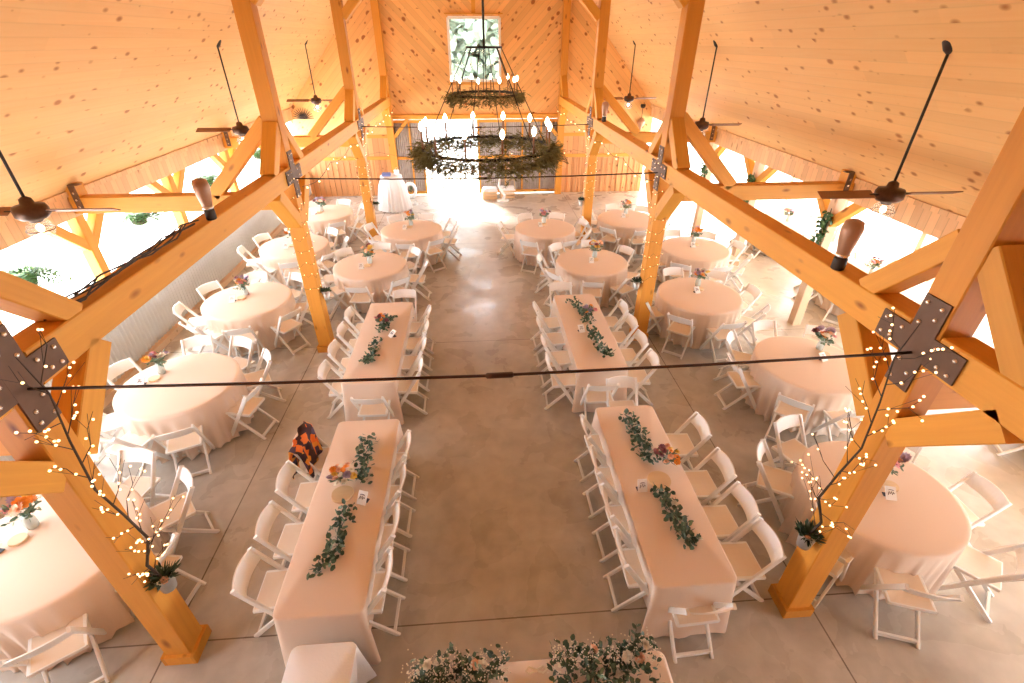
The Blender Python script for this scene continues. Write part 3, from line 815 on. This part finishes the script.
garland([(1.56, 7.75, Z), (1.70, 7.4, Z), (1.74, 7.1, Z), (1.74, 6.9, Z)], 'eucalyptus runner on the far half of the far right long table', 'greenery', dens=110)
garland([(1.70, 6.68, Z), (1.74, 6.45, Z), (1.76, 6.2, Z), (1.78, 5.98, Z), (1.84, 5.9, Z)], 'eucalyptus runner with a cream rose on the near half of the far right long table', 'greenery', dens=110,
        flowers=[(1.86, 5.95, .81, 'rose', 'cream', .9)])
def low_bouquet(x, y, cols, label, rad=.12, z=.79):
    t = thing('low_bouquet', label, 'flowers', (x, y, z - .025), 0, 'low bouquets on the long tables')
    g = MB(); g.nonorm = True
    MB().lathe([(.035, 0), (.042, .01), (.042, .06), (.034, .08)], n=14).build('jar', M['jar'], t, True)
    for k in range(60):
        a = R.uniform(0, 2 * PI); r = rad * R.uniform(.3, 1.25)
        g.leaf((.03 * math.cos(a), .03 * math.sin(a), .07), (math.cos(a) * r, math.sin(a) * r, R.uniform(.02, .12)), rv(), r * .8, .03)
    g.build('foliage', M['leaf2'], t)
    n = len(cols)
    for k, c in enumerate(cols):
        a = k * 2.4; r = rad * math.sqrt((k + .3) / n)
        blossom('rose' if k % 3 else 'daisy', c, t, (r * math.cos(a), r * math.sin(a), .11 + .05 * (1 - r / rad) + R.uniform(-.01, .02)), R.uniform(.8, 1.15), (math.sin(a) * -.5, math.cos(a) * .5, a))
    return t
low_bouquet(-1.62, 3.68, ['orange', 'peach', 'cream', 'orange', 'yellow', 'lilac', 'cream', 'peach', 'cream', 'orange', 'cream', 'peach', 'lilac', 'yellow', 'peach', 'cream'], 'orange and lilac bouquet on the wood slice of the near left long table', .14, z=.82)
low_bouquet(1.94, 3.70, ['orange', 'plum', 'peach', 'yellow', 'plum', 'orange', 'plum', 'peach', 'yellow', 'plum', 'orange', 'peach'], 'orange and plum bouquet on the wood slice of the near right long table', .15, z=.82)
low_bouquet(-1.74, 7.12, ['orange', 'plum', 'orange', 'lilac', 'pink', 'plum', 'orange'], 'bouquet with one orange bloom on the far left long table', .12)
low_bouquet(1.80, 7.22, ['orange', 'lilac', 'lilac', 'yellow', 'lilac', 'pink', 'cream', 'orange'], 'orange and lilac bouquet on the far right long table', .14)
wood_slice(-1.60, 3.52, .115, 'round wood slice under the bouquet on the near left long table')
wood_slice(1.79, 3.47, .125, 'round wood slice under the bouquet on the near right long table')
number_card(-1.37, 3.42, .762, -.35, 'white card with dark script beside the wood slice on the near left long table', .7)
number_card(1.56, 3.36, .762, .05, 'white card with dark script beside the wood slice on the near right long table', .5)
number_card(-1.52, 6.72, .762, -.9, 'white card with dark script on the far left long table', .9)
number_card(1.56, 6.66, .762, .2, 'white card with dark script on the far right long table', .9)

# patterned dress jacket on a chair back
def jacket():
    m = bpy.data.materials.new('floral_fabric'); m.use_nodes = True
    nt = m.node_tree; b = nt.nodes['Principled BSDF']; b.inputs['Roughness'].default_value = .8
    tc = nd(nt, 'ShaderNodeTexCoord'); v = nd(nt, 'ShaderNodeTexVoronoi'); v.inputs['Scale'].default_value = 14
    nt.links.new(tc.outputs['Object'], v.inputs['Vector'])
    cr = nd(nt, 'ShaderNodeValToRGB'); cr.color_ramp.interpolation = 'CONSTANT'
    e = cr.color_ramp.elements; e[0].color = (.05, .02, .03, 1); e[1].position = .35; e[1].color = (.85, .20, .03, 1)
    for p, c in ((.55, (.06, .03, .03, 1)), (.7, (.85, .35, .05, 1)), (.88, (.08, .05, .10, 1))):
        q = e.new(p); q.color = c
    sp = nd(nt, 'ShaderNodeSeparateColor'); nt.links.new(v.outputs['Color'], sp.inputs[0]); nt.links.new(sp.outputs[0], cr.inputs[0])
    nt.links.new(cr.outputs[0], b.inputs['Base Color'])
    bm = MB(); n, k = 14, 16; rr = random.Random(3)
    vs = []
    for i in range(n + 1):
        for j in range(k + 1):
            u = i / n * 2 - 1; s_ = j / k            # s: from aisle front over the top to the back
            if s_ < .5: y = .05 * (1 - s_ * 2) * 1.0; x_out = .02 + .10 * (1 - 2 * s_); z = .47 + .38 * (2 * s_)
            else: x_out = -.06 - .05 * (2 * s_ - 1); z = .85 - .42 * (2 * s_ - 1)
            w = .27 + .03 * math.sin(7 * s_ + 2 * u)
            vs.append((u * w, x_out - .20 + .018 * math.sin(9 * u + 4 * s_) , z + .03 * (u * u) * (-1) + .015 * math.sin(5 * u + 9 * s_)))
    bm.add(vs, [(i * (k + 1) + j, (i + 1) * (k + 1) + j, (i + 1) * (k + 1) + j + 1, i * (k + 1) + j + 1) for i in range(n) for j in range(k)]); bm.sm = True
    o = bm.build('patterned_jacket', m); md = o.modifiers.new('t', 'SOLIDIFY'); md.thickness = .012
    o.location = (-2.05, 4.36, .02); o.rotation_euler = (0, 0, -PI / 2)
    tag(o, 'orange and black patterned garment draped over a chair back at the near left long table', 'clothing')
jacket()

# white cloth covered side table at the near end of the left long table
def side_table():
    b = MB(); n = 12; W, L, H = .52, .90, .70
    o = cloth_rect(W, L, H, 9).build('white_tablecloth', M['whitecloth']); o.location = (-1.43, 1.62, 0)
    tag(o, 'white cloth over the small table against the near left long table', 'tablecloth')
side_table()

# head table at the bottom edge with florals
o = cloth_rect(1.95, .80, .762, 5).build('head_tablecloth', M['cloth']); o.location = (.28, 1.40, 0)
tag(o, 'blush cloth over the small table at the bottom edge, heaped with greenery', 'tablecloth')
def heap(x0, x1, y, label, seed, z=.77):
    rr = random.Random(seed); t = thing('floral_heap', label, 'greenery', ((x0 + x1) / 2, y, z), 0, 'floral heaps on the head table')
    W = (x1 - x0) / 2
    g, g2 = MB(), MB(); g.nonorm = g2.nonorm = True
    for k in range(26):
        a = rr.uniform(0, 2 * PI); sx = rr.uniform(-.75, .75) * W; sy = rr.uniform(-.10, .10)
        p = Vector((sx, sy, .0)); d = Vector((math.cos(a) * .7, math.sin(a) * .5 + .15, rr.uniform(.35, 1.1))).normalized(); L = rr.uniform(.10, .26)
        gg = g if k % 3 else g2
        gg.tube([p, p + d * L * .5, p + d * L], .0025, 4)
        for q in range(9):
            f = q / 9 * .8 + .2; gg.leaf(p + d * L * f, d * .4 + rv(1), rv(), rr.uniform(.035, .06), .03)
    for k in range(220):
        p = Vector((rr.uniform(-1, 1) * W, rr.uniform(-.16, .16), rr.uniform(0, .10)))
        g.leaf(p, rv(1) + Vector((0, 0, .3)), rv(), rr.uniform(.04, .07), .04)
    g.build('leaves', M['leaf'], t); g2.build('pale_leaves', M['leaf2'], t)
    f = MB()
    for k in range(420):
        c0 = (k % 6 - 2.5) / 2.5 * W * .9
        f.sphere((c0 + rr.gauss(0, .035), rr.gauss(0.02, .06), rr.uniform(.07, .17)), rr.uniform(.004, .007), 5, 4)
    o = f.build('tiny_white_blooms', M['cream'], t); o['kind'] = 'stuff'
    for k in range(5): blossom('rose', ['cream', 'peach'][k % 2], t, (rr.uniform(-.8, .8) * W, rr.uniform(-.1, .1), rr.uniform(.08, .14)), 1.1)
heap(-.70, .02, 1.70, 'heap of greenery and white blooms at the left of the head table', 3)
heap(.36, 1.16, 1.72, 'heap of greenery and white blooms at the right of the head table', 4)
t = thing('bow', 'small cream ribbon bow between the two floral heaps of the head table', 'ribbon', (.24, 1.72, .77))
bb = MB()
for s in (-1, 1): bb.tube([(0, 0, .01), (s * .05, .02, .03), (s * .08, 0, .015), (s * .05, -.02, .01), (0, 0, .01)], .008, 6)
bb.build('loops', M['cream'], t); MB().sphere((0, 0, .012), .014).build('knot', M['cream'], t)

# ---------------------------------------------------------------- ceiling fans
def make_fan():
    t = thing('ceiling_fan', '', 'ceiling fan')
    # origin at the motor centre, canopy on the sloping ceiling above
    H = zc(4.5) - 3.28
    MB().lathe([(.0, H + .10), (.085, H + .06), (.085, H - .02), (.05, H - .09), (.015, H - .12)], n=18).build('canopy', M['iron'], t, True)
    MB().tube([(0, 0, .08), (0, 0, H - .08)], .014, 8).build('downrod', M['iron'], t, True)
    MB().lathe([(.02, .14), (.05, .12), (.06, .07), (.13, .055), (.145, .02), (.145, -.04), (.11, -.075), (.06, -.09), (.05, -.11)], n=20).build('motor', M['bronze'], t, True)
    for s in (-1, 1):
        b = MB(); b.box((.0, 0, 0), (.62, .13, .012)); me = bevel_mesh(b.mesh('blade'), .004)
        o = link('blade', me, M['walnut'], t)
        o.matrix_local = Matrix.Rotation(0 if s > 0 else PI, 4, 'Z') @ Matrix.Translation((.50, 0, 0)) @ Matrix.Rotation(math.radians(-24), 4, 'X')
        b = MB(); b.bar((.12, 0, 0), (.24, 0, 0), .04, .012); o2 = b.build('blade_arm', M['iron'], t); o2.rotation_euler = (0, 0, 0 if s > 0 else PI)
    gl = MB().lathe([(.05, -.10), (.09, -.12), (.115, -.17), (.115, -.21), (.09, -.26), (.05, -.285), (.002, -.29)], n=20, cap=False).build('glass_shade', M['shade'], t, True)
    MB().ring((0, 0, -.19), .118, .004, 24, 6).build('shade_band', M['iron'], t)
    MB().sphere((0, 0, -.175), .032, 12, 8, (1, 1, 1.25)).build('bulb', M['fanbulb'], t, True)
    return t
fan0 = make_fan(); k = 0
for s in (-1, 1):
    for i, y in enumerate((5.05, 10.18, 15.42)):
        lb = 'dark ceiling fan on a long rod over the %s aisle, %s' % (SIDE[s], ['nearest of its row', 'middle of its row', 'farthest of its row'][i])
        if k == 0: fan0.location = (s * 4.5, y, 3.38); fan0['label'] = lb; fan0['group'] = 'ceiling fans'
        else: dup(fan0, (s * 4.5, y, 3.38), 0, lb, 'ceiling fans')
        k += 1

# ---------------------------------------------------------------- chandelier
CX, CY = .10, 7.64
ch = thing('chandelier', 'two tier black ring chandelier wrapped in cedar garland with candle bulbs', 'chandelier', (CX, CY, 0))
MB().tube([(0, 0, 4.74), (0, 0, 6.26)], .016).build('pole', M['iron'], ch, True)
ZL, ZU, ZT = 3.46, 4.17, 4.74
RL, RU = .95, .46
MB().ring((0, 0, ZL), RL, .016, 72, 4, True).build('ring', M['iron'], ch)
MB().ring((0, 0, ZU), RU, .014, 56, 4, True).build('ring', M['iron'], ch)
MB().ring((0, 0, ZT), .24, .010, 32, 4, True).build('hub', M['iron'], ch)
sp = MB()
for k in range(4):
    a = k * PI / 4; sp.bar((.24 * math.cos(a), .24 * math.sin(a), ZT), (-.24 * math.cos(a), -.24 * math.sin(a), ZT), .016, .016)
sp.build('spokes', M['iron'], ch)
for k in range(6):
    a = k * PI / 3 + .25; b = MB()
    b.tube([(.24 * math.cos(a), .24 * math.sin(a), ZT), (RL * math.cos(a), RL * math.sin(a), ZL)], .006, 6)
    b.build('rod', M['iron'], ch)
    b = MB(); a += .3; b.tube([(.2 * math.cos(a), .2 * math.sin(a), ZT), (RU * math.cos(a), RU * math.sin(a), ZU)], .005, 6)
    b.build('rod', M['iron'], ch)
def cedar(rad, z, n, thick, seed, hang):
    rr = random.Random(seed); b = MB(); b.nonorm = True
    for k in range(n):
        a = rr.uniform(0, 2 * PI); q = rad + rr.gauss(.02, thick * .45); zz = z + rr.gauss(0, thick * .5) - thick * .45
        p = Vector((q * math.cos(a), q * math.sin(a), zz))
        d = Vector((math.cos(a + rr.uniform(-1.6, 1.6)), math.sin(a + rr.uniform(-1.6, 1.6)), rr.uniform(-1.0, .3))).normalized()
        L = rr.uniform(.05, .11) * hang
        b.leaf(p, d, rv(), L, L * .13)
        for s in (-1, 1):
            for f in (.3, .55, .8):
                dd = (d + s * d.cross(Vector((0, 0, 1))) * .8 + rv(.2)).normalized()
                b.leaf(p + d * L * f, dd, rv(), L * .45, L * .07)
    return b.build('garland', M['cedar'], ch)
cedar(RL, ZL, 3600, .15, 1, 1.2); cedar(RU, ZU, 1000, .07, 2, .9)
cm = MB().lathe([(.013, 0), (.013, .25)], n=8).mesh('candle'); cm.materials.append(M['walnut'])
bmh = MB().lathe([(.010, 0), (.028, .03), (.034, .06), (.022, .095), (.003, .125)], n=12).mesh('bulb', True); bmh.materials.append(M['bulb'])
for (rad, z, n, ph, s_) in ((RL, ZL, 12, .2, 1), (RU, ZU, 10, .1, .6)):
    for k in range(n):
        a = 2 * PI * k / n + ph
        c = link('candle', cm, None, ch); c.location = (rad * math.cos(a), rad * math.sin(a), z + .01); c.scale = (s_,) * 3
        o = link('bulb', bmh, None, c); o.location = (0, 0, .25)

# ---------------------------------------------------------------- things on the posts and girders
def bucket_branch(s):
    sd = SIDE[s]; xf = s * (A - .125)
    bk = thing('zinc_bucket', 'small zinc bucket with greenery hung on the front %s post' % sd, 'bucket', (xf - s * .075, Y1 - .02, 1.0), 0, 'buckets on the front posts')
    MB().lathe([(.05, 0), (.055, .002), (.075, .17), (.078, .175), (.07, .172), (.048, .01)], n=18, cap=False).build('pail', M['zinc'], bk, True)
    MB().lathe([(.0, .14), (.07, .14)], n=12, cap=False).build('soil', M['ink'], bk)
    g = MB(); g.nonorm = True
    for k in range(110):
        a = R.uniform(0, 2 * PI); q = R.uniform(0, .07)
        g.leaf((q * math.cos(a), q * math.sin(a), .15), (math.cos(a), math.sin(a), R.uniform(.1, 1.4)), rv(), R.uniform(.06, .11), .022)
    g.build('foliage', M['leaf'], bk)
    blossom('rose', 'peach', bk, (-s * .05, -.05, .18), .8); blossom('rose', 'cream', bk, (-s * .02, -.07, .17), .6)
    t = thing('willow_branch', 'lighted willow branch climbing the front %s post to its cross plate' % sd, 'branch', (xf - s * .07, Y1 - .02, 1.14), 0, 'lighted branches')
    rr = random.Random(11 + s)
    tips = []; b = MB()
    trunk = [Vector(p) for p in ((0, 0, 0), (s * .03, -.02, .2), (-s * .02, .06, .42), (s * .0, .02, .75), (s * .0, -.05, 1.1), (s * .01, .0, 1.5), (s * .0, .05, 1.85), (s * .0, 0, 2.15))]
    b.tube(trunk, [.013, .012, .011, .009, .008, .007, .005, .003], 6)
    for k in range(22):
        u = .25 + 6.3 * k / 22; i = int(u); p = trunk[i].lerp(trunk[i + 1], u - i)
        d = Vector((-s * rr.uniform(-.1, .45), (1 if k % 2 else -1) * rr.uniform(.4, 1), rr.uniform(.3, 1.2))).normalized(); L = rr.uniform(.16, .40)
        q = [p, p + d * L * .4 + rv(.02), p + d * L * .75 + rv(.03) + Vector((0, 0, .02)), p + d * L + Vector((0, 0, .05))]
        b.tube(q, [.004, .003, .0025, .0015], 5)
        tips += [q[1], q[2], q[3], (q[2] + q[3]) / 2 + rv(.02), (q[1] + q[2]) / 2 + rv(.02)]
        for m_ in range(2):
            d2 = (d + rv(.8)).normalized(); e = q[2] + d2 * .12; b.tube([q[1 + m_], e], .0015, 4); tips.append(e)
    for v in tips:      # keep twigs out of the post
        pass
    b.build('twigs', M['twig'], t)
    rr.shuffle(tips)
    for p in tips[:96]:
        o = link('bulb', FB, None, t); o.location = p + Vector((-s * .012, 0, 0))
FB = MB().sphere((0, 0, 0), .0085, 8, 6).mesh('bulb', True); FB.materials.append(M['fairy'])
for s in (-1, 1): bucket_branch(s)
# fairy light wraps and hanging pots on the second and third posts
for s in (-1, 1):
    for i in (1, 2):
        y = BY[i]; sd = SIDE[s]
        t = thing('fairy_lights', 'string of tiny warm lights wrapped around the %s %s post' % (ORD[i], sd), 'string lights', (s * A, y, 0), 0, 'fairy lights on the posts')
        pts = []; n = 150; hw = .138
        for k in range(n + 1):
            u = k / n * 9 * 4; q = u % 4; zz = 1.25 + 1.95 * k / n
            if q < 1: p = (-hw + 2 * hw * q, -hw)
            elif q < 2: p = (hw, -hw + 2 * hw * (q - 1))
            elif q < 3: p = (hw - 2 * hw * (q - 2), hw)
            else: p = (-hw, hw - 2 * hw * (q - 3))
            pts.append((p[0] + R.uniform(-.004, .004), p[1] + R.uniform(-.004, .004), zz + R.uniform(-.05, .05)))
        MB().tube(pts, .0018, 4).build('wire', M['twig'], t)
        for k in range(0, n, 2):
            o = link('bulb', FB, None, t); o.location = Vector(pts[k]) * 1.0; o.scale = (.8,) * 3
        pb = thing('zinc_pot', 'small zinc pot with dark greenery hung on the %s %s post' % (ORD[i], sd), 'pot', (s * (A - .125) - s * .07, y - .02, 1.02), 0, 'zinc pots on the posts')
        MB().lathe([(.045, 0), (.07, .17), (.066, .17), (.043, .01)], n=16, cap=False).build('pail', M['zinc'], pb, True)
        g = MB(); g.nonorm = True
        for k in range(70):
            a = R.uniform(0, 2 * PI); g.leaf((.02 * math.cos(a), .02 * math.sin(a), .14), (math.cos(a), math.sin(a), R.uniform(.2, 2)), rv(), R.uniform(.06, .12), .025)
        g.build('foliage', M['leaf'], pb)
# bulb strings swagged under the girders
for s in (-1, 1):
    for i in (1, 2):
        y0, y1 = BY[i], (BY[i + 1] if i < 2 else YW - .2)
        t = thing('bulb_string', 'string of warm bulbs swagged below the %s girder beyond the %s post' % (SIDE[s], ORD[i]), 'string lights', (s * (A - .2), y0, 2.95), 0, 'bulb strings under the girders')
        n = 24; L = y1 - y0; pts = [(0, L * k / n, -.10 * math.sin(PI * ((k / n * 3) % 1)) - .02) for k in range(n + 1)]
        MB().tube(pts, .004, 4).build('wire', M['twig'], t)
        for k in range(1, n, 3):
            o = link('bulb', FB, None, t); o.location = Vector(pts[k]) - Vector((0, 0, .03)); o.scale = (2.0,) * 3
# string lights across the gable wall
for s in (-1, 1):
    t = thing('bulb_string', 'string of warm bulbs hanging low across the %s part of the gable wall' % SIDE[s], 'string lights', (0, YW - .25, 1.55), 0, 'bulb strings on the gable wall')
    n = 16; xs = [s * (.9 + 5.0 * k / n) for k in range(n + 1)]
    pts = [(x, 0, -.18 * math.sin(PI * ((k / n * 2) % 1))) for k, x in enumerate(xs)]
    MB().tube(pts, .004, 4).build('wire', M['twig'], t)
    for k in range(1, n, 3):
        o = link('bulb', FB, None, t); o.location = Vector(pts[k]) - Vector((0, 0, .04)); o.scale = (1.7,) * 3
# copper spotlights standing on the girders
def make_spot(label, x, y, flip):
    t = thing('copper_uplight', label, 'lamp', (x, y, 3.24), 0, 'copper lamps on the girders'); t.scale = (.82, .82, .92)
    MB().lathe([(.05, 0), (.062, .01), (.062, .10), (.05, .12)], n=18).build('base', M['iron'], t, True)
    MB().lathe([(.05, .12), (.065, .18), (.085, .28), (.095, .36), (.08, .43), (.035, .45)], n=20).build('shade', M['copper'], t, True)
    MB().lathe([(.052, .115), (.064, .125), (.064, .14), (.055, .15)], n=18).build('collar', M['bolt'], t, True)
make_spot('copper lamp with black base standing on the right girder between the front and second posts', 2.84, 3.42, 1)
make_spot('copper lamp with black base standing on the left girder between the front and second posts', -2.83, 5.10, 1)
make_spot('copper lamp with black base standing on the right girder behind the second post', 2.9, 11.8, 1)
# dry vine lying on the left girder
b = MB()
for k in range(5):
    pts = [(R.uniform(-.05, .05), .05 + .29 * q - .08 * k, .02 + .03 * math.sin(q * 1.7 + k) + .02) for q in range(7)]
    b.tube(pts, .007, 5)
o = b.build('dry_vine', M['twig']); o.location = (-2.90, 3.2, 3.25); tag(o, 'dark twisted vine lying along the top of the left girder', 'vine')

# ferns in hanging baskets at the open sides
def fern_mesh(seed):
    rr = random.Random(seed); b = MB(); b.nonorm = True
    for k in range(110):
        a = rr.uniform(0, 2 * PI); L = rr.uniform(.35, .62); el = rr.uniform(.2, 1.2); drop = rr.uniform(.2, .6)
        d = Vector((math.cos(a), math.sin(a), 0)); pts = [Vector((0, 0, .02)) + d * L * f + Vector((0, 0, el * L * f - (drop + el) * L * f * f * 1.0)) for f in (0, .2, .4, .6, .8, 1)]
        for i in range(5):
            p, q = pts[i], pts[i + 1]; dd = (q - p).normalized(); sd = dd.cross(Vector((0, 0, 1))).normalized()
            for f in (0, .5):
                for s in (-1, 1): b.leaf(p.lerp(q, f), (sd * s + dd * .5), (0, 0, 1), .085 * (1.1 - .15 * i), .024)
    return b.mesh('fronds')
FM = [fern_mesh(k) for k in range(2)]
for f in FM: f.materials.append(M['fern'])
fl_ = [(-6.32, 6.49, 'first'), (-6.32, 9.15, 'second'), (-6.32, 11.85, 'third'), (-6.32, 15.0, 'fourth')]
for k, (x, y, on) in enumerate(fl_):
    t = thing('hanging_fern', 'green fern in a hanging basket at the open left side, %s from the front' % on, 'fern', (x, y, 2.05), 0, 'hanging ferns on the left side')
    MB().lathe([(.04, -.14), (.11, -.11), (.14, .0)], n=16).build('basket', M['twig'], t, True)
    link('fronds', FM[k % 2], None, t)
    w = MB()
    for q in range(3):
        a = q * 2.1; w.tube([(.13 * math.cos(a), .13 * math.sin(a), 0), (0, 0, .53)], .003, 4)
    w.build('wires', M['iron'], t)
for k, y in enumerate((7.92, 10.6, 13.0)):
    t = thing('ivy_garland', 'ivy garland hanging on the %s ivy covered outer post of the right side' % ['nearest', 'middle', 'farthest'][k], 'ivy', (6.07, y - .08, 1.0), 0, 'ivy on the right outer posts')
    g = MB(); g.nonorm = True
    for q in range(240):
        zz = R.uniform(0, 1.3); g.leaf((R.uniform(-.07, .03), R.uniform(-.09, .09), zz), rv(1) - Vector((.6, 0, .3)), rv(), R.uniform(.06, .10), .06)
    g.build('leaves', M['ivy'], t); MB().tube([(0, 0, 0), (-.01, .02, .5), (0, -.02, 1.0), (0, 0, 1.35)], .008, 5).build('stem', M['twig'], t)
# globe lanterns under the aisle beams at the far end
for s in (-1, 1):
    t = thing('star_wreath' if s < 0 else 'amber_pendant', 'brown woven star decoration on the left of the gable wall' if s < 0 else 'brown hanging lantern at the right of the gable wall', 'decoration' if s < 0 else 'lantern', (s * 5.75, YW - (.03 if s < 0 else .12), 2.75))
    if s < 0:
        b = MB()
        for k in range(14):
            a = PI * k / 13 + .0; b.tube([(0, 0, -.15), (.34 * math.cos(a), 0, -.15 + .34 * math.sin(a))], [.02, .006], 5)
        b.build('sticks', M['twig'], t)
        MB().ring((0, 0, 0), .03, .012, 12, 5).build('knot', M['twig'], t).location = (0, -.02, -.15)
    else:
        MB().lathe([(.08, .22), (.09, .16), (.05, .1)], n=12).build('mount', M['iron'], t, True)
        MB().tube([(0, 0, .12), (0, 0, -.2)], .012).build('rod', M['walnut'], t)
        MB().lathe([(.03, -.2), (.12, -.28), (.14, -.36), (.06, -.52), (.02, -.6)], n=14).build('shade', M['copper'], t, True)

# ---------------------------------------------------------------- far end furniture
ct = cloth_round(.38, 1.08, 77, fold=.05, flare=.45, nf=13); ct.v = [(x * (.9 if z > .9 else 1), y * (.9 if z > .9 else 1), z) for x, y, z in ct.v]
o = ct.build('white_tablecloth', M['whitecloth']); o.location = (-2.86, 16.4, 0); tag(o, 'floor length white cloth over the tall round table near the gable door', 'tablecloth')
o = MB().box((0, 0, .05), (.26, .18, .10)).build('gift_box', M['blue']); bevel_mesh(o.data, .008); o.location = (-2.98, 16.3, 1.082); tag(o, 'flat blue gift box on the tall white covered table', 'box')
t = thing('gift_bag', 'white paper gift bag on the tall white covered table', 'bag', (-2.66, 16.42, 1.082))
MB().lathe([(.08, 0), (.09, .16), (.084, .16), (.076, .006)], n=4, cap=False).build('bag', M['white'], t)
MB().tube([(-.04, 0, .15), (-.03, 0, .22), (.03, 0, .22), (.04, 0, .15)], .004, 5).build('handle', M['white'], t)
# oval wreath leaning on the left door panel
t = thing('white_wreath', 'white oval wreath with green centre leaning by the left barn door', 'wreath', (-2.42, 17.55, 0))
b = MB(); n = 26; b.ring((0, 0, 0), .17, .05, 26, 8); b.v = [(x, z * 1.0, y * 1.35 + .29) for x, y, z in b.v]; b.build('rim', M['white'], t, True)
g = MB(); g.nonorm = True
for k in range(60): g.leaf((R.uniform(-.07, .07), R.uniform(-.02, .02), .29 + R.uniform(-.12, .12)), rv(), rv(), .07, .03)
g.build('greenery', M['leaf2'], t)
# crates with white trays and a white pedestal to the right of the open door
def crate(x, y, label):
    t = thing('wooden_crate', label, 'crate', (x, y, 0), .1, 'crates by the open door')
    b = MB()
    for z in (.05, .15, .25):
        for s in (-1, 1):
            b.box((0, s * .17, z), (.5, .016, .08)); b.box((s * .25, 0, z), (.016, .34, .08))
    b.box((0, 0, .01), (.5, .34, .016)); b.build('slats', M['crate'], t)
    return t
crate(.38, 17.35, 'wooden crate against the barn door, left of the pair'); crate(1.02, 17.45, 'wooden crate against the barn door, right of the pair')
for x, y, w in ((.40, 17.35, 'left'), (1.02, 17.45, 'right')):
    o = cloth_rect(.50, .34, .08, 4, .0).build('folded_linen', M['whitecloth']); o.location = (x, y, .295); tag(o, 'white folded linen on the %s crate' % w, 'linen')
t = thing('white_stand', 'white curved pedestal stand on the floor in front of the right crate', 'stand', (.84, 17.02, 0))
MB().lathe([(.22, 0), (.22, .03), (.06, .05)], n=20).build('foot', M['white'], t, True)
MB().tube([(0, 0, .04), (.07, 0, .18), (-.04, 0, .34), (-.14, 0, .52), (-.10, 0, .80)], [.06, .05, .045, .04, .02], 10).build('stem', M['white'], t, True)
t = thing('easel', 'slim wooden easel standing behind the crates', 'easel', (1.15, 17.7, 0))
for nm, a, b_ in (('leg', (-.22, 0, 0), (0, .1, 1.5)), ('leg', (.22, 0, 0), (0, .1, 1.5)), ('leg', (0, .2, 0), (0, .1, 1.4))):
    MB().bar(a, b_, .025, .025).build(nm, M['slice'], t)
MB().bar((-.2, -.0, .55), (.2, -.0, .55), .03, .025).build('ledge', M['slice'], t)

# weeds on the slope outside the right side
def weeds():
    b = MB(); b.nonorm = True
    for k in range(2600):
        x = R.uniform(10, 22); y = R.uniform(4, 26)
        if math.sin(x * 1.3) * math.cos(y * .9) + R.uniform(-.7, .7) < .2: continue
        d = max(0, abs(x) - 12, y - 24); z = -.17 + .035 * d
        b.leaf((x, y, z), rv(.5) + Vector((0, 0, 1)), rv(), R.uniform(.1, .28), .03)
    o = b.build('dry_weeds', M['dry']); tag(o, 'sparse dry weeds on the pale gravel slope beyond the right side', 'weeds', kind='stuff')
weeds()

# ---------------------------------------------------------------- light
w = bpy.data.worlds.new('sky'); sc.world = w; w.use_nodes = True
nt = w.node_tree; bg = nt.nodes['Background']
bg.inputs['Color'].default_value = (.90, .97, 1.06, 1); bg.inputs['Strength'].default_value = 8
sun = bpy.data.lights.new('sun', 'SUN'); sun.energy = 16; sun.angle = math.radians(12); sun.color = (1, .95, .88)
so = bpy.data.objects.new('sun', sun); C.objects.link(so)
so.rotation_euler = Vector((-.35, 1.0, .8)).to_track_quat('Z', 'Y').to_euler()

# ---------------------------------------------------------------- camera
f, pit, yaw, roll = 478.07, .562, .073, .001
cp, sp_, cy, sy = math.cos(pit), math.sin(pit), math.cos(yaw), math.sin(yaw)
Fw = Vector((sy * cp, cy * cp, -sp_)); Rt = Vector((cy, -sy, 0)); Up = Rt.cross(Fw)
cr, sr = math.cos(roll), math.sin(roll)
X = Rt * cr + Up * sr; Yv = -Rt * sr + Up * cr
cam = bpy.data.cameras.new('camera'); co = bpy.data.objects.new('camera', cam); C.objects.link(co)
cam.sensor_width = 36; cam.lens = f / 1024 * 36; cam.clip_start = .05; cam.clip_end = 300
mw = Matrix((X, Yv, -Fw)).transposed().to_4x4(); mw.translation = (-.072, 0, 4.818)
co.matrix_world = mw
sc.camera = co
print('chairs', NCH)
